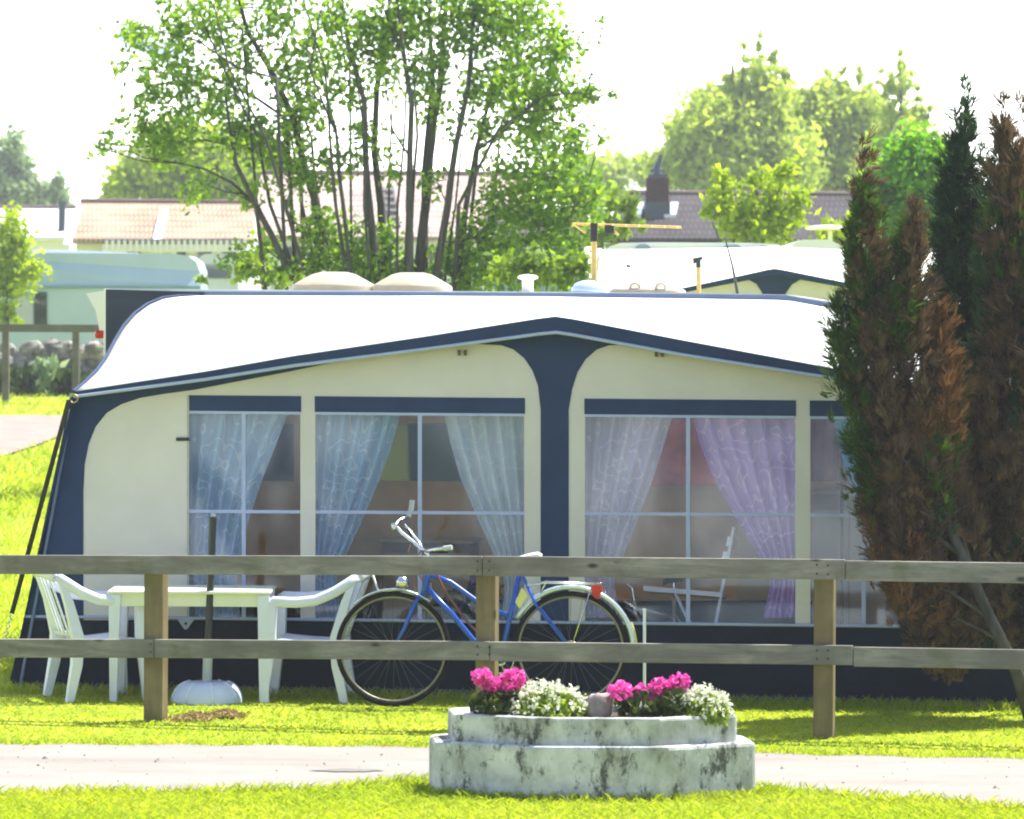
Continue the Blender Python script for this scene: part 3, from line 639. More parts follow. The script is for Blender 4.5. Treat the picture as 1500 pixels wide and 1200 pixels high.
# white folding chair behind the right window
def I(px, py, off): return F(px, py, -off)
t = thing('folding_chair', 'white folding chair inside the awning behind the right hand window', 'chair', tuple(I(1010, 990, .7).to_2d()) + (.012,))
for o_ in (.55, .92):
    mb = MB(); p = I(1030, 1005, o_); p.z = .015; mb.tube([p, I(1075, 772, o_)], .017, 6, flat=.7); mb.build('leg', M['white_plastic'], t)
    mb = MB(); p = I(1060, 1005, o_); p.z = .015; mb.tube([p, I(985, 862, o_)], .016, 6, flat=.7); mb.build('leg', M['white_plastic'], t)
mb = MB(); fr = [I(942,858,.53), I(1058,868,.53), I(1058,875,.53), I(942,866,.53)]; mb.prism(fr, [p - NF*.42 for p in fr]); mb.build('seat', M['white_plastic'], t, bevel=.004)
mb = MB()
for y in (786, 808): fr = [I(1066 - (y-786)*.3, y, .55), I(1073 - (y-786)*.3, y, .55), I(1070-(y-786)*.3, y+14, .55), I(1063-(y-786)*.3, y+14, .55)]; mb.prism(fr, [p - NF*.37 for p in fr])
mb.build('backrest', M['white_plastic'], t)

# ------------------------------------------------------------------ bicycles
def bicycle(name, label, wl, wr, r, frame_m, px=True, pts=None, full=True):
    """wl, wr: wheel centres (world); pts: function giving a world point from photo pixels at the bike's plane"""
    t = thing(name, label, 'bicycle', (((wl+wr)/2).x, ((wl+wr)/2).y, 0)); ax = Vector(((wr-wl).y, -(wr-wl).x, 0)).normalized()
    for c in (wl, wr):
        mb = MB(); mb.torus(c, r-.016, .016, ax, 64, 10); w = mb.build('wheel', M['rubber'], t, smooth=True)
        mb = MB(); mb.torus(c, r-.038, .008, ax, 64, 8, flat=1.1); mb.build('rim', M['rim'], w, smooth=True)
        mb = MB()
        for k in range(28):
            a = 2*math.pi*k/28; s = 1 if k % 2 else -1; e1 = Vector((-ax.y, ax.x, 0)); d = e1*math.cos(a) + Vector((0,0,math.sin(a))); d2 = e1*math.cos(a+.5*s) + Vector((0,0,math.sin(a+.5*s)))
            mb.tube([c + ax*(.03*s) + d2*.02, c + d*(r-.05)], .0016, 4, cap=False)
        mb.build('spokes', M['spoke'], w)
        mb = MB(); mb.tube([c - ax*.05, c + ax*.05], .019, 10); mb.build('hub', M['chrome'], w, smooth=True)
    return t, ax
wl = G(578, 1037) ; YB = wl.y
def bp_(px, py, dy=0): return P(px, py, YB + (px-578)*(-.00022) + dy)
RW = 85/FPX*YB
WL, WR = bp_(576, 951), bp_(836, 951)
bk, AX = bicycle('bicycle', 'blue city bicycle with silver mudguards and raised handlebar leaning by the awning', WL, WR, RW, M['blue_paint'])
bb = bp_(733, 968); st_top = bp_(762, 836); hd_t, hd_b = bp_(629, 832), bp_(620, 872)
mb = MB()
mb.tube([hd_t, hd_b], .021, 10); mb.tube([bp_(630,842), bp_(660,853), bp_(700,882), bp_(748,905)], .017, 10); mb.tube([bp_(624,860), bp_(662,900), bp_(700,946), bb], .018, 10)
mb.tube([st_top, bp_(748,900), bb], .017, 10); mb.build('frame', M['blue_paint'], bk, smooth=True)
mb = MB()
for s in (-1, 1):
    o = AX*(.05*s); mb.tube([st_top + o*.3, bp_(785,885)+o, WR + o*1.1], .010, 8); mb.tube([bb + o*.5, bp_(785,964)+o, WR + o*1.1], .011, 8)
mb.build('rear_stays', M['blue_paint'], bk, smooth=True)
mb = MB()
mb.tube([hd_b, bp_(613,878)], .018, 8)
for s in (-1, 1):
    o = AX*(.048*s); mb.tube([bp_(613,876) + o*.5, bp_(606,888)+o, bp_(592,922)+o, WL+o], [.014,.014,.012,.009], 8)
mb.build('fork', M['blue_paint'], bk, smooth=True)
e1 = (WR-WL).normalized()
def arc(c, rad, a0, a1, n=24): return [c + e1*(rad*math.cos(R(a0+(a1-a0)*i/n))) + Vector((0,0,rad*math.sin(R(a0+(a1-a0)*i/n)))) for i in range(n+1)]
mb = MB(); mb.tube(arc(WR, RW+.028, 150, -8), .036, 8, flat=.5, up=AX); mg = mb.build('mudguard', M['fender'], bk, smooth=True)
mb = MB(); mb.tube(arc(WR, RW+.048, 24, -6, 6), .010, 6); mb.build('trim_stripe', M['lime'], mg)
mb = MB(); mb.tube(arc(WL, RW+.014, 132, 52), .030, 8, flat=.22, up=AX); mb.build('mudguard', M['fender'], bk, smooth=True)
mb = MB()
for s in (-1, 1):
    o = AX*(.06*s); mb.tube([bp_(772,857)+o, bp_(800,853)+o, bp_(884,856)+o], .006, 6); mb.tube([bp_(868,856)+o, WR+o], .004, 6); mb.tube([bp_(800,853)+o, bp_(792,868)+o*.6], .005, 6)
for x in (800, 825, 850, 880): mb.tube([bp_(x,854)+AX*.06, bp_(x,854)-AX*.06], .005, 6)
mb.build('luggage_rack', M['chrome'], bk, smooth=True)
mb = MB(); mb.prism([bp_(866,857)-AX*.03, bp_(880,854)-AX*.03, bp_(883,864)-AX*.03, bp_(876,878)-AX*.03, bp_(868,872)-AX*.03], [p + AX*.05 for p in (bp_(866,857), bp_(880,854), bp_(883,864), bp_(876,878), bp_(868,872))]); mb.build('rear_lamp', M['red'], bk, bevel=.004)
mb = MB(); mb.prism([p + AX*.035 for p in (bp_(755,882), bp_(765,860), bp_(773,872), bp_(762,892))], [p + AX*.028 for p in (bp_(755,882), bp_(765,860), bp_(773,872), bp_(762,892))]); mb.build('plate', M['lime'], bk)
mb = MB(); mb.tube([st_top, bp_(768,822)], .013, 8); mb.build('seat_post', M['chrome'], bk)
mb = MB()
for i in range(1):
    sp = [(738,825,.012),(749,821,.022),(762,818,.045),(776,814,.075),(788,812,.085),(794,815,.06)]
    rings = []; n = 14
    for x, y, w in sp:
        c = bp_(x, y); rings.append([c + AX*(w*math.cos(2*math.pi*q/n)) + Vector((0,0,.016*math.sin(2*math.pi*q/n))) for q in range(n)])
    mb.add([v for rg in rings for v in rg], [(i_*n+q, i_*n+(q+1)%n, (i_+1)*n+(q+1)%n, (i_+1)*n+q) for i_ in range(len(rings)-1) for q in range(n)] + [tuple(range(n)), tuple((len(rings)-1)*n+q for q in range(n))])
mb.build('saddle', pm('pale_grey_saddle', (.55,.56,.58), .5, .1, 10), bk, smooth=True)
mb = MB(); mb.tube([hd_t, bp_(627,812), bp_(622,807)], .013, 8); mb.build('stem', M['chrome'], bk, smooth=True)
mb = MB()
hb = [bp_(661,802,-.22), bp_(645,804,-.20), bp_(625,807,-.08), bp_(620,806,0), bp_(604,793,.05), bp_(588,780,.10), bp_(579,770,.16), bp_(584,763,.22), bp_(600,755,.26)]
mb.tube(hb, .012, 10)
mb.tube([bp_(620,806,0), bp_(612,792,.12), bp_(600,778,.18), bp_(592,768,.20)], .010, 8); mb.build('handlebar', M['chrome'], bk, smooth=True)
mb = MB(); mb.tube([bp_(650,803.5,-.21), bp_(662,802,-.225)], .017, 10); mb.build('grip', M['grey_plastic'], bk)
mb = MB(); mb.tube([bp_(598,757,.255), bp_(602,748,.27), bp_(604,733,.28)], .017, 10); mb.build('grip', M['grey_plastic'], bk)
mb = MB(); mb.tube([bp_(625,808,-.06), bp_(655,809,-.18)], .008, 6); mb.build('brake_lever', M['rubber'], bk); mb = MB(); mb.tube([bp_(606,792,.06), bp_(597,775,.15)], .007, 6); mb.build('brake_lever', M['rubber'], bk)
mb = MB(); mb.lathe([(0,-.02),(.022,-.02),(.024,.02),(0,.02)], bp_(578,771,.14), 12); mb.build('bell', M['chrome'], bk, smooth=True)
mb = MB(); mb.tube([bp_(604,792,.05), bp_(597,810,.0), bp_(612,838,.0), bp_(622,856,.0)], .005, 6); mb.tube([bp_(618,806,-.02), bp_(600,826,-.06), bp_(606,850,-.03), bp_(612,872,0)], .005, 6)
mb.tube([bp_(638,838,-.03), bp_(652,866,-.03), bp_(682,908,-.03), bp_(712,940,-.03), bb - AX*.03], .008, 6); mb.build('cable', M['brown_hose'], bk)
mb = MB(); mb.lathe([(0,-.035),(.04,-.03),(.045,.0),(.03,.03),(0,.035)], bp_(590,852,-.03), 14); mb.build('head_lamp', M['chrome'], bk, smooth=True)
mb = MB(); mb.tube([bp_(546,842), bp_(554,866), bp_(592,863)], .008, 6); mb.tube([bp_(556,872), bp_(590,868), bp_(612,872)], .007, 6); mb.tube([bp_(546,842,.12), bp_(554,866,.12), bp_(592,863,.12)], .008, 6); mb.tube([bp_(546,842), bp_(546,842,.12)], .008, 6); mb.tube([bp_(554,866), bp_(554,866,.12)], .008, 6); mb.build('front_carrier', M['white_plastic'], bk, smooth=True)
mb = MB(); mb.torus(bb - AX*.035, .085, .006, AX, 32, 6); mb.torus(bb - AX*.035, .03, .012, AX, 16, 6)
for k in range(5):
    a = k*2*math.pi/5; mb.tube([bb - AX*.035, bb - AX*.035 + e1*(.085*math.cos(a)) + Vector((0,0,.085*math.sin(a)))], .006, 5)
cw = mb.build('chainring', M['chrome'], bk)
for s, a in ((-1, -50), (1, 130)):
    mb = MB(); p = bb + AX*(.06*s); q = p + e1*(.17*math.cos(R(a))) + Vector((0,0,.17*math.sin(R(a)))); mb.tube([p, q], .009, 6); mb.obox(q + AX*(.05*s), e1*.045, AX*.04, Vector((0,0,.012))); mb.build('crank', M['rubber'], bk)
mb = MB(); mb.torus(WR - AX*.04, .045, .008, AX, 24, 6); mb.torus(WR - AX*.04, .03, .008, AX, 24, 6); mb.build('sprocket', M['rim'], bk)
mb = MB(); mb.tube([bp_(752,978)-AX*.05, G(768,1036)+Vector((0,0,.01))], .009, 6); mb.build('kickstand', M['chrome'], bk)
mb = MB(); c = WL - e1*(RW*.86) + Vector((0,0,-.02)); mb.lathe([(0,-.022),(.016,-.02),(.02,0),(.016,.02),(0,.022)], c - AX*.01, 12); mb.build('spoke_reflector', M['orange'], bk)
mb = MB(); mb.tube([G(944,1040), P(944,892,G(944,1040).y)], .011, 8)
tag(mb.build('stake', M['white_plastic'], None, loc=tuple(G(944,1040))), 'thin white stake upright in the ground behind the bicycle rear wheel', 'stake')

# child's bicycle inside the awning: only saddle and upper frame show over the skirt
def ip(px, py): return I(px, py, 1.0)
w1, w2 = ip(925, 985), ip(1050, 987); rr = w1.z - .013
w1.z = w2.z = rr + .013
kb, kax = bicycle('small_bicycle', 'small grey bicycle with black saddle inside the awning beside the white folding chair', w1, w2, rr, None)
kbb = ip(990, 985); mb = MB(); mb.tube([ip(987,868), kbb], .014, 8); mb.tube([ip(988,905), ip(930,890)], .014, 8); mb.tube([kbb, ip(932,905)], .014, 8); mb.tube([ip(929,880), ip(933,915)], .017, 8); mb.tube([ip(933,915), w1], .012, 8); mb.tube([kbb, w2], .011, 8); mb.tube([ip(988,900), w2], .010, 8); mb.build('frame', M['chrome'], kb, smooth=True)
mb = MB(); rings = []; n = 12
for x, y, w in ((972,853,.02),(980,850,.045),(992,848,.075),(1000,847,.06)):
    c = ip(x, y); rings.append([c + kax*(w*math.cos(2*math.pi*q/n)) + Vector((0,0,.022*math.sin(2*math.pi*q/n))) for q in range(n)])
mb.add([v for rg in rings for v in rg], [(i_*n+q, i_*n+(q+1)%n, (i_+1)*n+(q+1)%n, (i_+1)*n+q) for i_ in range(3) for q in range(n)] + [tuple(range(n)), tuple(3*n+q for q in range(n))]); mb.build('saddle', M['rubber'], kb, smooth=True)
mb = MB(); mb.tube([ip(987,852), ip(987,870)], .010, 8); mb.tube([ip(929,880), ip(926,862), ip(918,856)], .010, 8); mb.build('seat_post', M['chrome'], kb)

# ------------------------------------------------------------------ plastic table, chairs, parasol stand
TY = G(270, 1030).y + .02
def tp(px, py, dy=0): return P(px, py, TY + dy)
zt = tp(275, 866).z; x0, x1 = tp(157, 900).x, tp(396, 900).x; dep = .66
tb = thing('garden_table', 'off white plastic garden table between the two plastic chairs', 'table', ((x0+x1)/2, TY+dep/2, 0))
mb = MB(); mb.box((x0, TY, zt-.022), (x1, TY+dep, zt)); mb.build('table_top', M['table_plastic'], tb, bevel=.008)
mb = MB(); i = .03; mb.box((x0+i, TY+i, zt-.105), (x1-i, TY+i+.012, zt-.022)); mb.box((x0+i, TY+dep-i-.012, zt-.105), (x1-i, TY+dep-i, zt-.022)); mb.box((x0+i, TY+i+.012, zt-.105), (x0+i+.012, TY+dep-i-.012, zt-.022)); mb.box((x1-i-.012, TY+i+.012, zt-.105), (x1-i, TY+dep-i-.012, zt-.022)); mb.build('apron', M['table_plastic'], tb, bevel=.004)
for sx in (0, 1):
    for sy in (0, 1):
        a = x0+.008 if sx == 0 else x1-.088; b = TY+.008 if sy == 0 else TY+dep-.088; w = .080; q = .055
        mb = MB(); ax_ = a if sx == 0 else a + w - q
        mb.prism([(a, b, zt-.024), (a+w, b, zt-.024), (a+w, b+w, zt-.024), (a, b+w, zt-.024)], [(ax_+.008*(1-2*sx), b, 0), (ax_+q, b, 0), (ax_+q, b+q, 0), (ax_+.008*(1-2*sx), b+q, 0)])
        mb.build('leg', M['white_plastic'], tb, bevel=.006)
def chair(label):
    """plastic chair facing -X, built round the origin"""
    t = thing('plastic_chair', label, 'chair', (0,0,0), 'white plastic garden chairs')
    W = M['white_plastic']
    def fn(u, v):
        x = -.22 + .44*u; y = -.21 + .42*v; return (x, y, .43 - .045*u - .03*math.sin(math.pi*v)*math.sin(math.pi*min(1,u*1.1)) - (.03*(1-u*6)**2 if u < .16 else 0))
    mb = MB(); mb.grid(fn, 12, 10); o = mb.build('seat', W, t, smooth=True); md = o.modifiers.new('t','SOLIDIFY'); md.thickness = .012
    # back: curved slats between side stiles and a top rail
    def back(y, z): return Vector((.205 + (z-.40)*.36 + .05*(1-(y/.24)**2), y, z))
    mb = MB()
    for k in range(7):
        y = -.165 + k*.055; mb.tube([back(y, .42 + (.845-.42)*q/5) for q in range(6)], .021, 8, flat=.3, up=(0,1,0))
    mb.tube([back(-.235 + .47*q/14, .835 + .03*(1-((q-7)/7)**2)) for q in range(15)], .040, 8, flat=.35, up=(0,0,1))
    mb.tube([back(-.20 + .40*q/10, .45) for q in range(11)], .02, 8, flat=.35, up=(0,0,1)); mb.build('backrest', W, t, smooth=True)
    for s in (-1, 1):
        y = .27*s
        mb = MB(); mb.tube([(-.235, y*.98, .655), (-.20, y*1.02, .672), (-.05, y*1.03, .668), (.08, y*1.02, .682), (.20, y*.99, .735), (.30, y*.93, .80), (.355, y*.86, .84)], [.024,.030,.030,.030,.030,.030,.026], 8, flat=1.25, up=(0,1,0)); mb.build('armrest', W, t, smooth=True)
        mb = MB(); mb.tube([(-.215, y*.99, .655), (-.225, y*.99, .43), (-.262, y*1.02, 0)], [.050,.056,.036], 4, flat=1.0, up=(1,0,0)); mb.build('leg', W, t, bevel=.006)
        mb = MB(); mb.tube([(.335, y*.88, .83), (.275, y*.93, .66), (.215, y*.95, .43), (.225, y*.99, .25), (.275, y*1.02, 0)], [.028,.042,.054,.050,.036], 4, flat=1.0, up=(1,0,0)); mb.build('leg', W, t, bevel=.006)
        mb = MB(); mb.tube([(-.22, y*.97, .405), (.0, y*.95, .385), (.215, y*.94, .375)], .024, 6, flat=.5, up=(0,0,1)); mb.build('seat_rail', W, t)
    return t
ch = chair('white plastic armchair right of the garden table, beside the bicycle front wheel')
ch.location = (tp(448, 1000).x, TY + .30, 0); ch.rotation_euler.z = R(-4)
c2 = copy_tree(ch); c2['label'] = 'white plastic armchair left of the garden table, by the awning corner'
c2.location = (tp(137, 1000).x, TY + .28, 0); c2.rotation_euler.z = R(180 + 22)
bpy.context.view_layer.update()
p0 = G(303, 1029); YP = p0.y
pr = thing('parasol_stand', 'dark parasol pole without canopy in a white domed base before the plastic table', 'parasol stand', tuple(p0))
mb = MB(); rb = 52/FPX*YP
for k in range(8):
    pass
def dprof(v): return 1 - .50*v**1.5, .125*(1-(1-v)**1.9)
def dome(u, v):
    a = 2*math.pi*u; k, z = (dprof(v) if v <= .9 else (dprof(.9)[0]*(1-v)*10, .125)); return p0 + Vector((rb*k*math.cos(a), rb*k*math.sin(a), z + .014))
mb.grid(dome, 32, 10); mb.lathe([(rb,0),(rb*1.0,.014)], p0, 32)
mb.build('base', pm('pale_blue_white_plastic', (.52,.58,.74), .45, .06, 5), pr, smooth=True)
mb = MB()
for k in range(8):
    a = 2*math.pi*(k+.31)/8; mb.tube([p0 + Vector((rb*dprof(v)[0]*1.01*math.cos(a), rb*dprof(v)[0]*1.01*math.sin(a), .015+dprof(v)[1])) for v in (0.02,.2,.4,.6,.8,.9)], .007, 6)
mb.build('base_rib', M['white_plastic'], pr, smooth=True)
mb = MB(); mb.tube([p0 + Vector((0,0,.13)), P(304.5,960,YP)], .032, 14); mb.build('socket', M['grey_plastic'], pr)
mb = MB(); mb.tube([P(304,968,YP), P(312,757,YP)], .025, 14); mb.build('pole', M['pole_dark'], pr)
mb = MB(); mb.tube([P(312,757,YP), P(312.1,753,YP)], .016, 10); mb.build('cap', M['grey_plastic'], pr)

# ------------------------------------------------------------------ front fence
PL, PM_, PR = G(228, 1056), G(713, 1068), G(1207, 1081)
fn_ = thing('fence', 'weathered wooden two rail fence in front of the awning', 'fence', tuple(PM_))
fd = (PR - PL).normalized(); fnm = Vector((fd.y, -fd.x, 0))
def fy(px): return PL.y + (PR.y-PL.y)*(px-228)/(1207-228)
def FP(px, py, off=0): return P(px, py, fy(px)) + fnm*off
for x, topy, fooy in ((-262,815,1046),(228,818,1056),(713,818,1068),(1207,826,1081),(1700,836,1094)):
    a = G(x, fooy); hw = 14.6/FPX*a.y; top = FP(x, topy)
    mb = MB(); c = Vector((a.x, a.y, 0)) ; mb.obox(c + Vector((0,0,(top.z-.1)/2)), fd*hw, fnm*hw, Vector((0,0,(top.z+.1)/2))); mb.build('post', M['post_wood'], fn_, bevel=.008)
def rail(xa, xb, ya, yb_, h, extra=0):
    o = 15/FPX*26 + .003 + extra
    fr = [FP(xa, ya, o+.042), FP(xb, yb_, o+.042), FP(xb, yb_+h*1.02, o+.042), FP(xa, ya+h, o+.042)]
    mb = MB(); mb.prism(fr, [p - fnm*.042 for p in fr]); mb.build('rail', M['rail_wood'], fn_, bevel=.005)
rail(-262, 711.0, 811.5, 813.5, 27.5); rail(712.2, 1241, 813.5, 818.5, 29); rail(1242, 1700, 820, 826, 29.5)
rail(-262, 232, 934, 935, 26.5); rail(233, 722, 935, 938, 27); rail(723, 1252, 938.5, 944, 28); rail(1253, 1700, 946, 953, 28.5)

for x, ys2 in ((228,(820,833,942,953)),(705,(821,834,945,957)),(722,(821,834,946,957)),(1200,(826,839,951,963)),(1216,(827,840,951,963))):
    for y in ys2:
        mb = MB(); q = FP(x, y, 15/FPX*26 + .045); mb.tube([q, q + fnm*.003], .0075, 8); mb.build('nail_head', M['pole_dark'], fn_)
# ------------------------------------------------------------------ planter and flowers
pc = G(868, 1173); dpl = pc.y; s_m = dpl/FPX
ROTP = R(22.5 + 3); SQ = .50
rl = 243*s_m/math.cos(R(22.5)) * .985; ru = 217*s_m/math.cos(R(22.5)) * .975
PC = Vector((pc.x, pc.y + rl*.92*SQ, 0))
hl = (1173-1093)/FPX*dpl; hu = hl + 40/FPX*(dpl+.12)
planter = thing('planter', 'octagonal two tier concrete planter with mould stained white paint on the path edge', 'planter', tuple(PC))
def octa(rad, z, jit=0):
    return [PC + Vector((rad*math.cos(ROTP + k*math.pi/4), rad*SQ*math.sin(ROTP + k*math.pi/4), z)) for k in range(8)]
def ring(r0, r1, z0, z1):
    mb = MB(); vs = octa(r0, z0) + octa(r0, z1) + octa(r1, z1) + octa(r1, z0); fs = []
    for k in range(8):
        j = (k+1) % 8; fs += [(k, j, 8+j, 8+k), (8+k, 8+j, 16+j, 16+k), (16+k, 16+j, 24+j, 24+k), (24+k, 24+j, j, k)]
    return mb.add(vs, fs)
ring(rl, rl*.72, -.05, hl).build('lower_tier', M['planter'], planter, bevel=.022)
ring(ru, ru*.86, hl-.02, hu).build('upper_tier', M['planter'], planter, bevel=.016)
mb = MB()
def soilf(u, v):
    a = 2*math.pi*u; r_ = ru*.885*v; return PC + Vector((r_*math.cos(a), r_*SQ*math.sin(a), hu - .05 + .05*(1-v) + .008*math.sin(u*40)*v))
mb.grid(soilf, 40, 8); mb.build('soil', M['soil'], planter, smooth=True)
def FL(px, py, dy=0): return P(px, py, PC.y - ru*.30*SQ + dy)
def mound(label, cx, cy, rx, ry, base_y, name='alyssum', n=620):
    base = FL(cx, base_y); t = thing(name, label, 'flowers', tuple(base), 'white flower cushions in the planter'); c = FL(cx, cy); sx, sz = rx*s_m, ry*s_m
    C = unit(RNG.normal(size=(n,3)))*RNG.uniform(.5,1,(n,1))**.5; C[:,2] = np.abs(C[:,2])*1.0 - .15; C = C*np.array([sx,sx*.8,sz]) + np.array([c.x, c.y, base.z + .01])
    quads('foliage', leaves(C, .030, 2.4, .8), M['leaf_flower'], t)
    n2 = 420; D = unit(RNG.normal(size=(n2,3))); D[:,2] = np.abs(D[:,2]); keep = RNG.uniform(0,1,n2) < (.04 + 1.0*D[:,2]**1.2 + .3*np.maximum(0, np.abs(D[:,0])-.5) + .25*(D[:,1] > .2)); D = D[keep]
    cen = D*np.array([sx,sx*.8,sz])*1.05*RNG.uniform(.9,1.1,(len(D),1)) + np.array([c.x, c.y, base.z + .01])
    cen = np.repeat(cen, 3, 0) + RNG.normal(size=(len(D)*3,3))*.010
    quads('blossoms', leaves(cen, .020, 1.1, .3), M['white_petal'], t)
mound('large white flower cushion left of the stone in the planter', 803, 1030, 60, 46, 1053)
mound('smaller white flower cushion at the right end of the planter', 1030, 1032, 40, 40, 1053)
def geranium(label, heads, base_px, base_py, lf):
    base = FL(base_px, base_py, -.02); t = thing('geranium', label, 'flowers', tuple(base), 'pink geraniums in the planter')
    n = 260; C = unit(RNG.normal(size=(n,3)))*RNG.uniform(.3,1,(n,1))**.6; C = C*np.array([lf*s_m, lf*s_m*.8, 24*s_m]) + np.array(base) + np.array([0,0,20*s_m])
    quads('foliage', leaves(C, .042, 1.15, .4), M['leaf_geranium'], t)
    mb = MB()
    for (x, y, r) in heads:
        h = FL(x, y, random.uniform(-.08, .08)); mb.tube([base + Vector((random.uniform(-.05,.05), 0, 0)), base.lerp(h, .5) + Vector((0,0,.02)), h], .0035, 5)
        m = 150; D = unit(RNG.normal(size=(m,3)))*RNG.uniform(.75,1.05,(m,1)); D = D*np.array([r*s_m, r*s_m, r*s_m*.82]) + np.array(h)
        quads('flower_head', leaves(D, .028, 1.05, 0), M['pink'], t)
    mb.build('stems', M['leaf_geranium'], t)
geranium('pink geranium standing apart at the left end of the planter', [(706,992,15),(720,1004,14),(738,1010,13),(752,994,18),(712,998,12)], 724, 1050, 38)
geranium('tall pink geranium just right of the stone in the planter', [(909,1012,17),(940,1016,16),(957,1022,14)], 938, 1052, 40)
geranium('pink geranium in front of the smaller white flower cushion', [(967,1006,15),(978,1024,13),(996,1000,16),(984,1006,11)], 985, 1052, 30)
rk = FL(877, 1050); t = None
mb = MB(); rr_ = 21*s_m
def rockf(u, v):
    a = 2*math.pi*u; b = math.pi*(v-.5); d = Vector((math.cos(a)*math.cos(b), math.sin(a)*math.cos(b), math.sin(b)))
    k = 1 + .12*math.sin(3*a+1)*math.cos(b) + .10*math.sin(2*b+a) ; q = Vector((max(-.85,min(.9,d.x*1.1)), d.y, max(-.8,min(.86,d.z*1.12))))
    return rk + Vector((q.x*rr_*k, q.y*rr_*.8*k, (q.z*rr_*1.0*k) + rr_*.75))
mb.grid(rockf, 24, 14); tag(mb.build('rock', M['rock'], None, loc=tuple(rk), smooth=True), 'mauve grey boulder between the flowers in the planter', 'rock')

# ------------------------------------------------------------------ dry clump on the lawn
for (cx, cy, w, lab) in ((285,1056,30,'flat clump of dry brown cut grass on the lawn nearest the left fence post'), (330,1052,28,'raised clump of dry brown cut grass on the lawn below the parasol base')):
    c = G(cx, cy); sx = w/FPX*c.y; n = 700
    C = RNG.normal(size=(n,3))*np.array([sx*.5, .07, .006]) + np.array([c.x, c.y, .012]); C[:,2] = np.abs(C[:,2] - .004) + .006 + .02*np.exp(-((C[:,0]-c.x)/sx*1.6)**2)
    tag(quads('dry_grass_clump', leaves(C, .012, 3.6, -.2), M['straw'], None, loc=tuple(c)), lab, 'dry grass')

# ------------------------------------------------------------------ grass
def scatter(n, fa, fb, x0, x1):
    px = RNG.uniform(x0, x1, n); out = np.zeros((n,3)); v = RNG.uniform(0, 1, n)
    a = np.array([[*G(x, fa(x))] for x in np.linspace(x0, x1, 40)]); b = np.array([[*G(x, fb(x))] for x in np.linspace(x0, x1, 40)])
    t = (px-x0)/(x1-x0); xs_ = np.linspace(0, 1, 40)
    for k in range(3):
        A_ = np.interp(t, xs_, a[:,k]); B_ = np.interp(t, xs_, b[:,k]); out[:,k] = A_ + (B_-A_)*v
    return out
def outside_planter(C, rad): return C[(np.hypot(C[:,0]-PC.x, (C[:,1]-PC.y)/SQ) > rad)]
awb = lambda x: 1009 + (x-12)*(27/1468) - 1.0
fe = lambda x: edge(FAR, x) + 1.2*math.sin(x*.043)
ne = lambda x: edge(NEAR, x) + 1.5*math.sin(x*.031)
parts_ = [blades(scatter(42000, awb, lambda x: fe(x)+1, -260, 1760), .020, .010, 1.3)]
parts_.append(blades(scatter(7000, lambda x: awb(x)+1, lambda x: awb(x)+9, -200, 1700), .060, .006, .5))
parts_.append(blades(scatter(2500, lambda x: fe(x)-1.5, lambda x: fe(x)+1.5, -200, 1700), .045, .007, .6))
C = outside_planter(scatter(80000, lambda x: ne(x)-1, lambda x: 1262, -120, 1620), rl*.97); parts_.append(blades(C, .030, .0065, 1.0))
C = outside_planter(scatter(4000, lambda x: ne(x)-2.5, lambda x: ne(x)+4, -200, 1700), rl*.97); parts_.append(blades(C, .05, .007, .7))
a = RNG.uniform(math.pi*1.0, 2*math.pi, 2600); rr2 = rl*RNG.uniform(.96, 1.10, 2600); C = np.stack([PC.x + rr2*np.cos(a), PC.y + SQ*rr2*np.sin(a), 0*a], 1); parts_.append(blades(C[:1500], .05, .007, .6))
V = np.concatenate(parts_)
tag(quads('lawn_grass', V, M['grass']), kind='stuff')
# rougher grass on the far lawn at the left and beyond
n = 26000; px = RNG.uniform(-60, 330, n); py = RNG.uniform(575, 1000, n); C = []
for k in range(n):
    if py[k] < 672 and 611 < py[k] < np.interp(px[k], [-200,-100,0,50,110,170], [735,705,672,656,632,618]): continue
    C.append(tuple(G(px[k], py[k])))
C = np.array(C); tag(quads('far_grass', np.concatenate([blades(C[C[:,1] < 45], .07, .011, .6), blades(C[C[:,1] >= 45], .10, .022, .6)]), M['grass']), kind='stuff')

# ------------------------------------------------------------------ trees
def crown_pts(blobs, Y, dens, depth=1.0, power=.55):
    out = []; s = Y/FPX
    for b in blobs:
        x, y, r = b[:3]; k = b[3] if len(b) > 3 else 1.0; ry = b[4] if len(b) > 4 else r
        n = max(3, int(dens*k*r*ry)); dy = RNG.uniform(-.35,.35)*r*s*2*depth
        c = P(x, y, Y + dy)
        # sub clumps give gaps and lumps
        m = max(1, int(n/16)); d = unit(RNG.normal(size=(m,3)))*RNG.uniform(0,1,(m,1))**power
        cc = d*np.array([r*s, r*s*depth, ry*s]) + np.array(c)
        pts = np.repeat(cc, 16, 0) + RNG.normal(size=(m*16,3))*(.20*min(r, ry)*s + .02)
        out.append(pts)
    return np.concatenate(out)
def limb(mb, pts, r0, r1, n=7):
    m = len(pts); mb.tube(pts, [r0 + (r1-r0)*i/(m-1) for i in range(m)], n)
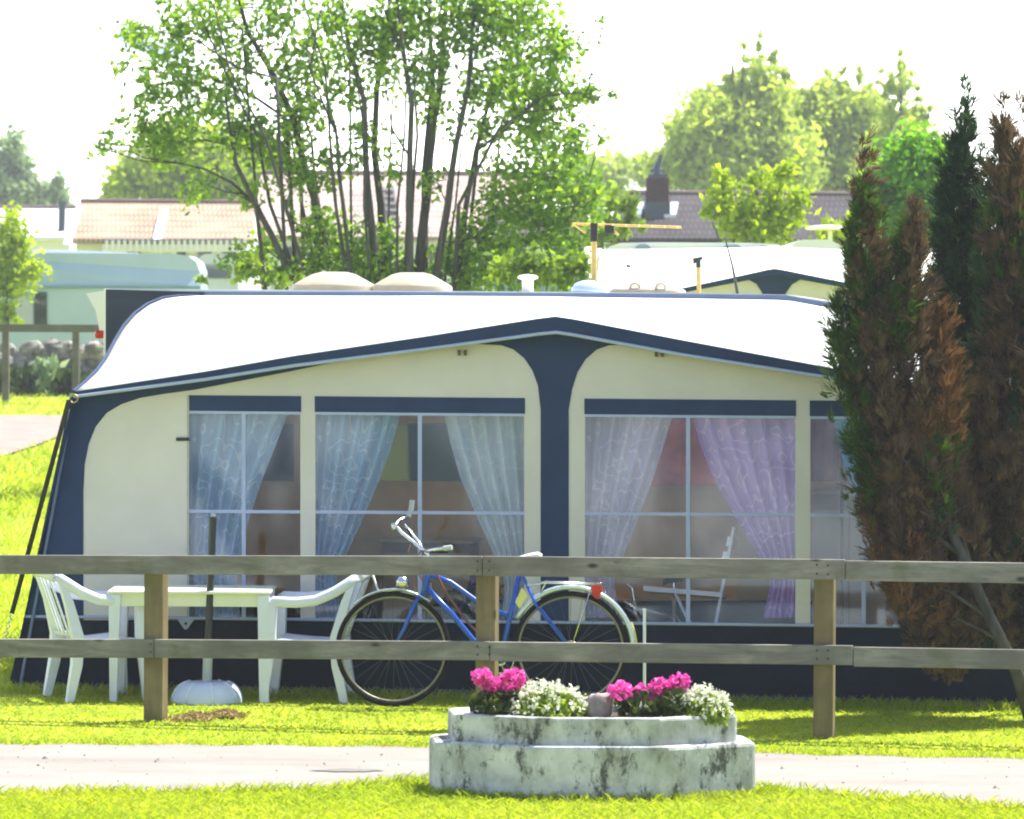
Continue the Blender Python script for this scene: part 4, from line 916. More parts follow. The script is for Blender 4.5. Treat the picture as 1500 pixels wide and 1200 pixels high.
def tree(name, label, Y, blobs, m, size, dens, trunks=None, cat='tree', group=None, bark=None, depth=1.0, tw=.10, elong=1.7, up=0, ground=True):
    s = Y/FPX; cx = sum(b[0]*b[2] for b in blobs)/sum(b[2] for b in blobs); g0 = P(cx, 480, Y); g0.z = gz(0, Y)
    t = thing(name, label, cat, tuple(g0), group); C = crown_pts(blobs, Y, dens, depth)
    C = C[C[:,2] > g0.z + .15]
    mb = MB()
    if trunks is None:
        top = P(cx, min(b[1] for b in blobs) + 20, Y); limb(mb, [g0 - Vector((0,0,.1)), g0.lerp(top, .3) + Vector((random.uniform(-.1,.1),0,0)), g0.lerp(top, .6) + Vector((random.uniform(-.2,.2),0,0)), top], tw, tw*.2)
        fork = g0.lerp(top, .3)
        for b in blobs:
            e = P(b[0], b[1], Y + random.uniform(-.3,.3)*b[2]*s); a0 = g0.lerp(top, random.uniform(.2,.5)); limb(mb, [a0, a0.lerp(e, .5) + Vector((0,0,.06*(e-a0).length)), e], tw*.45, tw*.08, 5)
    else:
        stems_ = []
        for tr in trunks:
            w = tr[0]; yo = tr[1]; pts = [P(x, y, Y + yo) for x, y in tr[2:]]
            if ground:
                f = Vector((g0.x + (pts[0].x-g0.x)*.75, Y + yo*.6, gz(0, Y) - .1)); pts = [f] + pts
            mm = [pts[0]]
            for a_, b_ in zip(pts, pts[1:]): mm += [a_.lerp(b_, .5) + Vector((random.uniform(-1,1),random.uniform(-1,1),0))*.012*(b_-a_).length, b_]
            limb(mb, mm, w*.66, w*.2); stems_.append(mm)
        for b in blobs:
            e = P(b[0], b[1], Y + random.uniform(-.4,.4)); best = None
            for mm in stems_:
                for q in mm[2:]:
                    if q.z < e.z - .05 and (best is None or (q-e).length < (best-e).length): best = q
            if best is not None and (best-e).length < 2.2:
                md_ = best.lerp(e, .5) + Vector((0,0,-.06*(e-best).length)); limb(mb, [best, md_, e], .016, .005, 4)
                for _ in range(3):
                    f = e + Vector((random.uniform(-1,1), random.uniform(-.6,.6), random.uniform(-.3,1)))*b[2]*s*.9; limb(mb, [md_.lerp(e, random.uniform(.2,1)), md_.lerp(f, .6), f], .008, .003, 4)
    quads('crown', leaves(C, size, elong, up), m, t)
    mb.build('trunk', bark or M['bark'], t, smooth=True); return t, C
# the big many stemmed tree behind the caravan
TB = 50
trunks = [
 (.080,-.3,(432,416),(398,345),(370,292),(345,240),(337,190),(332,150)), (.045,-.2,(375,300),(340,268),(300,248),(268,240)),
 (.115,.2,(463,395),(470,340),(461,290),(445,240),(432,180),(402,112),(362,45),(346,-20)),
 (.060,.5,(520,400),(506,330),(497,262),(492,190),(470,110),(452,30)), (.090,-.2,(552,400),(538,270),(534,150),(512,72),(498,-20)),
 (.100,.3,(562,400),(558,300),(548,220),(552,130),(566,50),(572,-20)), (.090,-.4,(600,395),(599,300),(603,150),(590,70),(578,-20)), (.110,.1,(613,395),(626,280),(631,200),(646,120),(652,20),(655,-20)),
 (.085,.4,(622,398),(622,250),(634,120),(628,30),(630,-20)), (.090,-.2,(640,400),(656,300),(668,212),(686,125),(692,40),(700,-20)), (.065,.1,(672,395),(683,300),(697,220),(716,150),(742,105),(770,40)),
 (.050,.3,(690,390),(722,320),(765,296),(820,285),(858,276)), (.045,-.3,(672,300),(730,190),(800,140),(860,135)), (.045,.2,(420,175),(370,140),(300,110),(235,85)), (.04,.3,(440,240),(385,222),(300,205),(210,215),(160,212)),
 (.04,-.4,(405,115),(350,100),(290,60),(230,45)), (.04,.5,(700,220),(770,165),(820,110),(842,60)), (.035,.2,(480,380),(440,330),(405,318)), (.035,-.2,(600,230),(575,190),(566,140)),(.03,0,(355,45),(325,15),(310,-15)),(.03,.1,(512,72),(485,40),(476,-15)),(.032,.2,(690,330),(740,350),(800,360))]
for k in range(16):
    x = 440 + k*16.5 + random.uniform(-8,8); f = (x-575)/130; trunks.append((random.uniform(.028,.05), random.uniform(-.6,.6), (x,410), (x+f*30+random.uniform(-8,8),300), (x+f*62+random.uniform(-12,12),200), (x+f*100+random.uniform(-20,20),100), (x+f*150+random.uniform(-30,30),5)))
bl = [(195,45,30,.8),(250,70,45,.8),(300,35,48,.7),(345,70,40,.6),(225,130,38,.8),(285,140,50,.8),(205,180,30,.8),(160,210,26,.6),(250,205,45,.9),(330,130,45,.7),(390,50,40,.5),(430,120,50,.8),(350,195,45,.8),(400,215,50,.9),(450,60,45,.7),
 (490,20,40,.7),(500,130,40,.7),(450,170,40,.9),(540,40,35,.7),(565,110,35,.5),(430,265,40,.7),(470,330,38,.9),(390,365,32,.8),(505,365,45,1.2),(560,360,38,1),(445,390,32,.9),(570,25,40,.7),(610,60,36,.6),(660,30,45,.9),(715,40,50,1),
 (770,30,55,1),(815,70,40,1),(815,130,42,1),(755,110,55,1),(700,130,38,.8),(860,142,22,1),(893,136,12,.8,7),(780,180,55,1.1),(842,205,32,1),(718,195,32,.6),(800,255,55,1.2),(740,275,45,1),(850,290,42,1.2),(785,325,55,1.2),(705,345,42,1),(655,385,38,1.1),
 (845,350,32,1),(735,385,45,1.2),(881,37,8,1),(795,395,38,1),(640,265,24,.6),(580,250,24,.5),(875,210,20,.7,8),(520,220,30,.5),(480,240,30,.7),(300,270,36,.5),(360,290,30,.4),(620,150,30,.5),(330,10,40,.6),(260,10,36,.6),(410,0,45,.7),(600,-10,60,.7),(545,85,42,.55),(610,110,38,.45),(650,95,36,.5),(580,60,40,.6),(660,170,30,.4),(510,80,36,.6),(545,190,30,.4),(720,-20,70,.7),(350,385,28,.7),(410,400,26,.8),(540,405,36,1.2),(690,410,36,1),(590,400,26,1),(140,215,14,.5,8),(180,90,18,.6)]
tree('multi_stem_tree', 'large many stemmed leafy tree rising behind the caravan', TB, bl, M['leaf_main'], .058, .27, trunks, depth=1.3, elong=1.5)
# shrubs and trees behind

tree('shrub', 'yellow green leafy shrub at the left edge in front of the blue grey caravan', 81, [(12,330,26),(20,375,30),(40,405,24),(10,420,34),(5,460,26),(-25,380,45),(55,400,12),(30,350,14)], M['leaf_yellow'], .085, .42, [(.03,0,(12,470),(10,420),(18,350)),(.02,.1,(10,430),(40,405)),(.02,-.1,(8,440),(-20,370))], cat='shrub')
BG = 'trees standing beyond the houses'
tree('round_tree', 'yellow green round tree above the orange roof', 150, [(230,250,60),(190,265,40),(290,260,60),(340,255,60),(260,215,45),(320,215,50),(165,275,24),(380,240,50),(420,270,40),(240,290,40),(320,295,40)], M['leaf_yellow'], .17, .42, group=BG, tw=.2)
tree('hazy_tree', 'pale grey green tree at the far left edge of the skyline', 210, [(8,235,36),(30,260,28),(0,270,40),(40,285,20),(18,212,20),(-30,250,50)], M['leaf_pale'], .24, .5, group=BG, tw=.25)
tree('hazy_tree', 'small pale tree left of the orange roofed house', 210, [(75,285,26),(82,265,14),(60,292,22),(95,292,16),(70,300,30)], M['leaf_pale'], .22, .5, group=BG, tw=.2)
tree('hazy_tree', 'pale low tree just right of the big tree on the skyline', 200, [(885,260,34),(915,250,28),(860,255,28),(940,240,22),(955,262,22),(890,290,34),(840,270,36)], M['leaf_willow'], .22, .5, group=BG, tw=.2)
tree('willow_tree', 'broad yellow green tree behind the brick chimney', 150, [(1030,180,48),(1010,215,44),(1065,200,60),(1050,150,30),(1090,250,60),(1010,260,44),(1120,180,50),(1100,130,34),(1115,95,22,.5),(1140,140,36,.7),(1150,230,50),(1000,190,22),(1040,280,40),(985,225,16),(1090,85,6,.7,26),(1112,75,6,.7,28),(1132,88,7,.7,30),(1080,215,50),(1040,240,50),(975,250,30),(1110,215,50),(1150,265,46),(1150,110,8,.7,26),(1020,140,8,.7,26),(1068,118,10,.7,30)], M['leaf_willow'], .14, .60, group=BG, tw=.3, elong=2.6, up=.5)
tree('willow_tree', 'broad green tree with paler shoots right of the one behind the chimney', 155, [(1200,190,46),(1230,160,40,.8),(1190,240,50),(1250,220,54),(1215,130,22,.6),(1240,260,50),(1270,180,36),(1180,280,40),(1290,240,50),(1255,140,20,.6),(1175,155,26),(1205,110,8,.6,24),(1235,118,8,.7,26),(1260,112,7,.6,24),(1285,150,9,.7,26),(1320,220,46),(1345,255,44),(1160,160,30),(1178,175,36),(1205,150,32),(1245,165,34),(1275,160,28),(1280,270,44),(1165,225,44)], M['leaf_willow'], .14, .58, group=BG, tw=.3, elong=2.4, up=.5)
tree('poplar_tree', 'tall sparse tree with upright shoots above the bright green tree', 140, [(1322,130,16,.7,34),(1300,120,14,.7,26),(1295,165,24,.6),(1335,165,18,.6,26),(1355,170,8,.6,22),(1315,200,36,.8),(1345,210,24,.7),(1318,98,7,.7,24),(1345,125,6,.6,22),(1365,150,5,.6,20),(1290,235,40),(1375,205,12,.5,24)], M['leaf_willow'], .14, .5, group=BG, tw=.2, elong=2.2, up=.6)
tree('bright_tree', 'bright green tree just left of the conifers', 62, [(1330,240,44),(1370,225,30),(1300,265,34),(1350,290,44),(1385,270,30),(1310,320,40),(1370,335,40),(1280,290,18),(1345,215,24),(1395,240,20),(1330,360,34)], M['leaf_bright'], .075, .6, cat='tree', tw=.10)
tree('garden_tree', 'yellow green small tree in front of the dark slate roof', 64, [(1060,290,26),(1055,260,16),(1090,310,34),(1130,285,34),(1145,255,24),(1160,310,30),(1120,335,40),(1070,335,30),(1175,290,16),(1105,255,16,.6),(1040,315,14)], M['leaf_yellow'], .075, .34, cat='tree', tw=.07)
tree('shrub', 'yellow green shrub right of the small tree below the white lamp', 60, [(1215,345,24),(1235,335,18),(1245,355,24),(1205,358,16),(1265,350,22)], M['leaf_yellow'], .08, .3, cat='shrub', tw=.04)
tree('shrub', 'yellow green shrub beside the aerial below the chimney', 66, [(905,300,22),(925,315,18),(880,320,26),(900,335,22),(925,295,12),(870,345,22),(935,330,9)], M['leaf_shrub'], .085, .26, cat='shrub', tw=.04)
tree('shrub', 'leafy shrub under the big tree behind the small roof vent', 47, [(800,400,30),(835,395,26),(850,380,20),(770,390,26),(740,400,26),(860,410,16)], M['leaf_shrub'], .065, .22, cat='shrub', tw=.03)
tree('shrub', 'low green shrub under the left stems of the big tree', 47, [(400,405,26),(440,405,22),(365,385,22),(350,405,20),(295,408,9)], M['leaf_shrub'], .065, .13, cat='shrub', tw=.03)

# ------------------------------------------------------------------ conifers
def sprays(axis, rad, n, Y, blades_n=11, length=.100, w=.0042, inner=.25, side=None, up=1.15, tilt=None):
    """flat upward fans spread through a spire; axis/rad in photo pixels over height"""
    ax = [(P(x, y, Y)) for x, y in axis]; ar = [r*Y/FPX for r in rad]; m = len(ax); out = []
    zs = np.array([p.z for p in ax]); xs_ = np.array([p.x for p in ax]); o_ = np.argsort(zs); zs, xs_, rs = zs[o_], xs_[o_], np.array(ar)[o_]
    # the sprays sit on plumes: branches that leave the trunk and turn upward
    n = int(n*1.75); per = 26; K = max(3, n//per); C = []; outd = []
    span = zs[-1] - zs[0]; tries = 0; done = 0
    while done < K and tries < K*60:
        tries += 1; z = RNG.uniform(zs[0], zs[-1]); r = np.interp(z, zs, rs)
        if RNG.uniform(0, rs.max()) > r*.9 + .1*rs.max(): continue
        done += 1; ph = RNG.uniform(0, 2*math.pi) if side is None else RNG.normal(side[0], side[1])
        k = RNG.uniform(inner, 1.0)**.55*RNG.uniform(.85, 1.18); cx = np.interp(z, zs, xs_)
        hl_ = min(RNG.uniform(.35, .75), span*.6); tip = np.array([cx + r*k*math.cos(ph), Y + r*k*.85*math.sin(ph), z + RNG.uniform(0, .14)])
        z0 = max(z - hl_, zs[0]-.1); c0 = np.interp(z0, zs, xs_); r0 = min(np.interp(z0, zs, rs), r)*k*.55; root = np.array([c0 + r0*math.cos(ph), Y + r0*.85*math.sin(ph), z0])
        t_ = RNG.uniform(0, 1, per)[:,None]**.8; bow = np.array([math.cos(ph), math.sin(ph)*.85, 0])*.10*r
        C.append(root + (tip-root)*t_ + bow*np.sin(math.pi*t_) + RNG.normal(size=(per,3))*np.array([.045,.045,.05])*(1.3-t_)); o1 = np.array([math.cos(ph), math.sin(ph), 0]) + RNG.normal(size=(per,3))*.5; o1[:,2] = 0; outd.append(unit(o1))
    C = np.concatenate(C); outd = np.concatenate(outd); n = len(C)
    d = unit(outd*RNG.uniform(.1,.9,(n,1)) + np.array([0,0,up]) + RNG.normal(size=(n,3))*.42)
    nrm = unit(np.cross(d, RNG.normal(size=(n,3)))); sd = np.cross(d, nrm)
    L = length*RNG.uniform(.5, 1.5, n)
    for k in range(blades_n):
        f = (k/(blades_n-1) - .5)*2 if blades_n > 1 else 0
        st = C + d*(L*(.05 + .30*(1-abs(f))))[:,None]*1.0 + sd*(L*.06*f)[:,None]
        dd = unit(d + sd*(f*.75) + nrm*RNG.uniform(-.25,.25,(n,1)) + RNG.normal(size=(n,3))*.10); ll = (L*(1 - .35*abs(f))*RNG.uniform(.6,1.1,n))[:,None]
        ww = unit(np.cross(dd, nrm + RNG.normal(size=(n,3))*.5))*w*RNG.uniform(.7,1.4,(n,1))
        out.append(np.stack([st - ww*.6, st + ww*.6, st + dd*ll*.6 + ww*.9, st + dd*ll], 1)); out.append(np.stack([st + dd*ll*.15 - sd*L[:,None]*.02, st + dd*ll*.2 + ww, st + dd*ll*.8 + sd*L[:,None]*.10 + ww, st + dd*ll*.85 + sd*L[:,None]*.12 - nrm*L[:,None]*.03], 1))
    return np.concatenate(out)
YC = 25.9
def conifer(label, Y, layers, trunk, name='conifer'):
    base = P(*trunk[0][1:3], Y); base.z = 0
    t = thing(name, label, 'conifer', tuple(base))
    for nm, m, parts in layers: quads(nm, np.concatenate(parts), m, t)
    mb = MB()
    for w, *pts in trunk:
        pass
    for tr in trunk:
        w = tr[0]; pts = [P(tr[i], tr[i+1], Y - .22*min(1, max(0, (tr[i+1]-640)/160)) + .25*(tr[i+1] < 560)) for i in range(1, len(tr)-1, 2)]
        if tr is trunk[0]: pts[0] = base - Vector((0,0,.1))
        limb(mb, pts, w, w*.08)
    mb.build('trunk', M['bark_conifer'], t, smooth=True); return t
# left: mostly dead, brown, two spires on a leaning trunk
main_ax = [(1390,960),(1372,900),(1356,830),(1346,760),(1338,690),(1328,620),(1318,560),(1312,510),(1306,460),(1302,425)]
main_r = [20,68,80,80,80,76,72,60,44,10]
spL = [(1290,500),(1275,440),(1266,390),(1259,320),(1262,225)]; spLr = [34,28,20,13,4]
spM = [(1330,500),(1332,430),(1335,380),(1338,335),(1343,270)]; spMr = [30,22,16,10,4]
conifer('brown half dead conifer with leaning grey trunk just behind the right hand fence', YC, [
  ('dead_foliage', M['con_brown'], [sprays(main_ax, main_r, 2150, YC), sprays(spL, spLr, 260, YC), sprays(spM, spMr, 260, YC)]),
  ('rusty_foliage', M['con_rust'], [sprays([(1350,640),(1352,570),(1350,510),(1340,450)], [50,52,46,26], 420, YC-.05, side=(-.5,.75), inner=.55), sprays(main_ax, main_r, 60, YC), sprays([(1330,900),(1300,780)], [40,40], 60, YC-.2)]),
  ('green_foliage', M['con_green'], [sprays([(1285,760),(1272,690),(1262,620),(1256,560)], [16,22,22,12], 130, YC, side=(math.pi,.9)), sprays(spL, [x*1.1 for x in spLr], 330, YC, inner=.6), sprays(spM, spMr, 160, YC, inner=.6), sprays([(1250,590),(1240,520),(1238,470),(1240,430)], [14,18,18,8], 150, YC), sprays([(1300,490),(1308,440)], [50,26], 110, YC), sprays(main_ax[1:], main_r[1:], 120, YC, inner=.8)]),
 ], [(.048,1520,1040,1490,985,1450,905,1410,815,1375,735,1345,640,1320,520,1290,400,1266,290,0), (.018,1450,905,1395,870,1330,850,0), (.018,1410,815,1350,770,1310,740,0), (.022,1375,735,1390,640,1345,500,1338,360,0), (.025,1430,860,1400,760,1395,690,0), (.012,1400,870,1340,850,1310,800,0), (.013,1470,940,1400,905,1340,915,0)])
d_ax = [(1440,760),(1425,650),(1415,560),(1410,470),(1408,380),(1408,300),(1410,220),(1411,145)]; d_r = [56,52,46,42,38,32,20,5]
conifer('narrow dark green conifer between the two brown conifers', YC+.9, [
  ('foliage', M['con_dark'], [sprays(d_ax, d_r, 1500, YC+.9), sprays([(1440,500),(1438,380),(1442,260),(1440,215)], [30,32,22,5], 420, YC+.9)]),
  ('green_foliage', M['con_green'], [sprays([(1445,520),(1440,440),(1442,350),(1440,270)], [14,16,16,8], 110, YC+.8), sprays(d_ax, [x*1.05 for x in d_r], 130, YC+.9, inner=.85)]),
 ], [(.05,1545,1030,1480,850,1440,700,1418,560,1410,400,1409,280,0)])
r_ax = [(1490,930),(1490,850),(1490,750),(1488,650),(1486,550),(1484,450),(1482,350),(1478,270),(1474,205),(1470,140)]; r_r = [70,90,92,84,72,62,50,34,18,4]
conifer('dark brown tall conifer cut by the right edge of the view', YC+.35, [
  ('dead_foliage', M['con_brown'], [sprays(r_ax, r_r, 1900, YC+.35), sprays([(1520,600),(1515,450),(1508,300),(1500,150)], [70,60,40,5], 900, YC+.35)]),
  ('dark_foliage', M['con_dark'], [sprays(r_ax, r_r, 800, YC+.4, inner=.2), sprays([(1420,900),(1430,800),(1430,700)], [50,50,40], 420, YC+.6)]),
  ('green_foliage', M['con_green'], [sprays(r_ax, [x*1.02 for x in r_r], 120, YC+.35, inner=.85)]),
 ], [(.06,1560,1045,1520,880,1495,700,1486,450,1478,270,0), (.02,1500,900,1450,820,1430,760,0)])

# ------------------------------------------------------------------ rear awning and caravans
Y2 = 41.0
def f2(px, py, dy=0): return P(px, py, Y2 + dy)
a2 = thing('rear_awning', 'white awning with navy valance and cream front seen behind the caravan roof', 'awning', (f2(1135,700).x, Y2, gz(0,Y2)))
ev2 = [(870,452),(1005,421),(1080,405),(1125,395),(1135,393.5),(1145,395),(1190,404),(1245,415),(1390,446)]
mb = MB()
gl = gz(0, Y2)
def dn(px): q = f2(px, 700); q.z = gl; return q
fr = [f2(x, y+6) for x, y in ev2] + [dn(1395), dn(865)]; mb.prism(fr, [p + Vector((0,.01,0)) for p in fr]); mb.build('front_wall', M['cream'], a2)
mb = MB(); fr = [f2(x, y, -.1) for x, y in ev2] + [f2(x, y + np.interp(x, [870,1005,1135,1245,1390], [5,7,10,8,5]), -.1) for x, y in ev2[::-1]]; mb.prism(fr, [p + Vector((0,.01,0)) for p in fr]); mb.build('valance', M['navy'], a2)
mb = MB(); colp = [(1085,403),(1095,407),(1108,414),(1116,426),(1119,445),(1119,470),(1148,470),(1148,445),(1151,428),(1160,415),(1172,408),(1186,404),(1135,398)]
fr = [f2(x, y+2, -.012) for x, y in colp]; mb.prism(fr, [p + Vector((0,.008,0)) for p in fr]); mb.build('centre_column', M['navy'], a2)
mb = MB(); bk2 = [(880,366),(1005,364),(1080,363),(1125,363),(1135,363),(1145,363),(1190,364),(1245,366),(1375,370)]
def rf2(u, v):
    a_ = poly3([f2(x, y, -.1) for x, y in ev2], u); b_ = poly3([f2(x, y, 2.5) for x, y in bk2], u); q = a_.lerp(b_, v); q.z += .10*math.sin(math.pi*v)*(1-abs(2*u-1)); return q
mb.grid(rf2, 32, 8); o = mb.build('roof', M['roof_fabric'], a2, smooth=True)
cv2 = thing('caravan', 'white caravan with rounded end and grey roof hatches behind the rear awning', 'caravan', (f2(1020,700).x, Y2+3.4, gz(0,Y2+3)))
mb = MB(); pr2 = [(876,480),(874,405),(876,385),(882,370),(893,361),(910,356),(960,355),(1100,356),(1140,358),(1150,364),(1152,480)]
fr = [f2(x, y, 2.62) for x, y in pr2]; mb.prism(fr, [p + Vector((0,2.1,0)) for p in fr]); mb.build('body', M['caravan'], cv2)
for x0_, x1_, yy in ((930,954,360),(1058,1088,361),(1108,1134,362)):
    mb = MB(); fr = [f2(x, y, 2.55) for x, y in ((x0_,yy+5),(x0_+3,yy),(x0_+8,yy-2.5),(x1_-8,yy-2.5),(x1_-3,yy),(x1_,yy+5))]; mb.prism(fr, [p + Vector((0,.5,0)) for p in fr]); mb.build('roof_hatch', pm('grey_blue_hatch', (.22,.28,.30), .5, .1, 5), cv2)
mb = MB(); mb.tube([f2(920,392,1.3), f2(921,388,1.3)], .025, 8); mb.build('roof_vent', M['pole_dark'], a2)
cv3 = thing('caravan', 'white caravan roof showing right of the rounded one, behind the rear awning', 'caravan', (P(1260,700,48).x, 49, gz(0,49)))
mb = MB(); pr3 = [(1156,480),(1156,366),(1162,356),(1176,351),(1215,351),(1226,357),(1300,359),(1372,364),(1380,380),(1382,480)]
fr = [P(x, y, 48) for x, y in pr3]; mb.prism(fr, [p + Vector((0,2.2,0)) for p in fr]); mb.build('body', M['caravan'], cv3)
mb = MB(); fr = [P(x, y, 47.97) for x, y in ((1176,374),(1350,378),(1350,384),(1176,380))]; mb.prism(fr, [p + Vector((0,.02,0)) for p in fr]); mb.build('window_band', M['glass_dark'], cv3)
# lamp
Yl = 58; lp = thing('lamp_post', 'white lamp with a flat shade above the shrub left of the conifers', 'lamp', (P(1216,480,Yl).x, Yl, gz(0,Yl)))
mb = MB(); q = P(1216,345,Yl); mb.tube([Vector((q.x, Yl, gz(0,Yl)-.05)), P(1216,338,Yl)], .035, 8); mb.build('post', M['caravan'], lp)
mb = MB(); mb.lathe([(0,0),(.30,.01),(.32,.03),(.18,.07),(0,.08)], P(1212,338,Yl), 18); mb.build('shade', M['caravan'], lp)
# left caravans
Y3 = 84
def f3(px, py, dy=0): return P(px, py, Y3 + dy)
c3 = thing('caravan', 'pale blue grey caravan with dark window strip behind the stone wall at the left', 'caravan', (f3(110,520).x, Y3, gz(0,Y3)))
mb = MB()
def cross(fr, dy): return [p + Vector((0,dy,0)) for p in fr]
low = [(-140,421),(293,421),(293,512),(-140,512)]
fr = [f3(x,y) for x,y in low]; mb.prism(fr, cross(fr, 2.2)); 
upf = [(-140,421),(293,421),(293,398),(288,384),(276,375),(255,372),(-140,369)]
fr = [f3(x,y,.02) if y > 400 else f3(x,y,.16) for x,y in upf]; mb.prism(fr, cross(fr, 2.0)); mb.build('body', M['caravan_grey'], c3)
mb = MB(); fr = [f3(x,y,-.03) for x,y in ((-140,419),(294,419),(294,423),(-140,423))]; mb.prism(fr, cross(fr,.04)); mb.build('belt_trim', pm('blue_grey_trim', (.16,.26,.34), .5, .1, 3), c3)
mb = MB(); fr = [f3(x,y,-.03) for x,y in ((50,428),(69,428),(69,476),(50,476))]; mb.prism(fr, cross(fr,.04)); mb.build('door_window', M['glass_dark'], c3)
mb = MB(); fr = [f3(x,y,-.03) for x,y in ((18,432),(48,432),(48,476),(18,476))]; mb.prism(fr, cross(fr,.04)); mb.build('window', pm('pale_blind', (.42,.44,.55), .5, .1, 3), c3)
mb = MB(); fr = [f3(x,y,.6) for x,y in ((-140,372),(-140,366),(80,366),(200,370.5),(200,373))]; mb.prism(fr, cross(fr,1.2)); mb.build('roof_cap', M['caravan'], c3)
c4_ = thing('caravan', 'lavender grey caravan end showing right of the blue grey caravan', 'caravan', (P(318,520,96).x, 96, gz(0,96)))
mb = MB(); fr = [P(x,y,96) for x,y in ((285,500),(285,382),(300,372),(335,372),(348,382),(352,500))]; mb.prism(fr, cross(fr,2.2)); mb.build('body', pm('lavender_panel', (.50,.53,.62), .4, .08, 2), c4_)
mb = MB(); fr = [P(x,y,95.97) for x,y in ((298,388),(338,388),(338,408),(298,408))]; mb.prism(fr, cross(fr,.04)); mb.build('window', M['glass_dark'], c4_)
# far fence and stone wall
ff = thing('rail_fence', 'grey wooden rail fence above the rubble stone wall at the far left', 'fence', (P(60,520,74).x, 74, gz(0,74)))
mb = MB(); fr = [P(x,y,74) for x,y in ((-120,474),(152,476),(152,487),(-120,486))]; mb.prism(fr, cross(fr,.06)); mb.build('rail', M['far_wood'], ff)
for x in (-95, 8, 111):
    mb = MB(); a_ = P(x-5,480,74.07); b_ = P(x+5,480,74.07); mb.box((a_.x, 74.065, gz(0,74)-.1), (b_.x, 74.18, a_.z+.03)); mb.build('post', M['far_wood'], ff)
sw = thing('stone_wall', 'rough rubble stone wall along the far lawn at the left', 'wall', (P(60,575,78).x, 78, gz(0,78)))
mb = MB()
def stone(c, rx, ry, rz):
    n, m = 9, 6; ph = random.uniform(0, 6); vs = []
    for j in range(m+1):
        b = math.pi*(j/m-.5)
        for i in range(n):
            a_ = 2*math.pi*i/n; k = 1 + .22*math.sin(2*a_+ph) *math.cos(b) + random.uniform(-.1,.1)
            vs.append((c[0]+rx*k*math.cos(a_)*math.cos(b), c[1]+ry*k*math.sin(a_)*math.cos(b), c[2]+rz*k*math.sin(b)))
    mb.add(vs, [(j*n+i, j*n+(i+1)%n, (j+1)*n+(i+1)%n, (j+1)*n+i) for j in range(m) for i in range(n)])
for row, (y, r, cnt) in enumerate(((568,15,14),(552,16,13),(535,15,14),(519,14,13),(508,11,12))):
    for i in range(cnt):
        x = -60 + (i + (row % 2)*.5 + random.uniform(-.25,.25))*(270/cnt); rr = r*random.uniform(.75,1.25)*78/FPX
        if row == 4 and random.random() < .45: continue
        p = P(x, y + random.uniform(-3,3), 78 + random.uniform(-.1,.15)); stone(p, rr*1.25, rr, rr*.9)
sb = mb.build('stones', M['stone'], sw, smooth=False)
def tuft(label, px, py, w, h, m, n=260):
    c = P(px, py, 77.3); c.z = gz(0, 77.3); t = thing('wall_shrub', label, 'shrub', tuple(c), 'shrubs at the foot of the stone wall'); s = 77.3/FPX
    C = np.abs(RNG.normal(size=(n,3)))*np.array([1,1,1.0]); C = RNG.normal(size=(n,3))*np.array([w*s*.45, .15, 0]) + np.array([c.x, c.y, c.z]); C[:,2] += RNG.uniform(0.05, 1, n)*h*s
    quads('foliage', leaves(C, .13, 2.6, 1.5), m, t)
    mb = MB(); [mb.tube([c, c + Vector((random.uniform(-.2,.2), 0, h*s*.8))], .012, 4) for _ in range(5)]; mb.build('stems', M['bark'], t)
tuft('grey green shrub against the stone wall near the left edge', 20, 575, 34, 36, M['leaf_dark'])
tuft('tall pale grey shrub against the middle of the stone wall', 66, 575, 18, 50, M['leaf_pale'])
tuft('dark low shrub against the stone wall by the awning corner', 112, 572, 30, 34, M['leaf_dark'])

# ------------------------------------------------------------------ houses
def house(label, Y, ridge, eave_, base_y, roof_m, wall_m, depth=8, name='house'):
    """ridge, eave_: (x0, x1, y) in photo pixels; ridge lies depth/2 behind the eave"""
    g = gz(0, Y); e0, e1_ = P(eave_[0], eave_[2], Y), P(eave_[1], eave_[2], Y); r0, r1 = P(ridge[0], ridge[2], Y+depth/2), P(ridge[1], ridge[2], Y+depth/2)
    r1.z = r0.z; e1_.z = e0.z
    t = thing(name, label, 'house', ((e0.x+e1_.x)/2, Y+depth/2, g)); b0, b1 = e0 + Vector((0,depth,0)), e1_ + Vector((0,depth,0))
    mb = MB(); i = .25
    lo = lambda p: Vector((p.x, p.y, g - .2))
    w = [Vector((e0.x+i, Y+.35, 0)), Vector((e1_.x-i, Y+.35, 0)), Vector((e1_.x-i, Y+depth-.35, 0)), Vector((e0.x+i, Y+depth-.35, 0))]
    zt_ = e0.z + .05
    vs = [Vector((p.x,p.y,g-.2)) for p in w] + [Vector((p.x,p.y,zt_)) for p in w] + [Vector((w[0].x, Y+depth/2, r0.z-.15)), Vector((w[1].x, Y+depth/2, r0.z-.15))]
    mb.add(vs, [(0,1,5,4),(2,3,7,6),(1,2,6,9,5),(3,0,4,8,7)]); wall = mb.build('wall', wall_m, t)
    mb = MB()
    for a_, b_ in ((e0, e1_), (b0, b1)):
        fr = [a_, b_, r1, r0]; mb.prism(fr, [p + Vector((0,0,.14)) for p in fr])
    rf = mb.build('roof', roof_m, t)
    mb = MB(); mb.tube([r0 + Vector((0,0,.14)), r1 + Vector((0,0,.14))], .11, 8); mb.build('ridge_tiles', pm('dark_ridge_tile', (.10,.07,.06), .8, .2, 3), rf)
    return t, wall, rf, (e0, e1_, r0, r1)
def onroof(q, px, py, lift):
    e0, e1_, r0, r1 = q; n = (e1_-e0).cross(r0-e0).normalized()
    if n.z < 0: n = -n
    return isect(px, py, e0 + Vector((0,0,.14)) + n*lift, n)
tA, wA, rA, qA = house('terraced house with orange tiled roof and white dividing wall left of the big tree', 112, (118,372,303), (96,372,357), 400, M['tile_orange'], M['wall_white'])
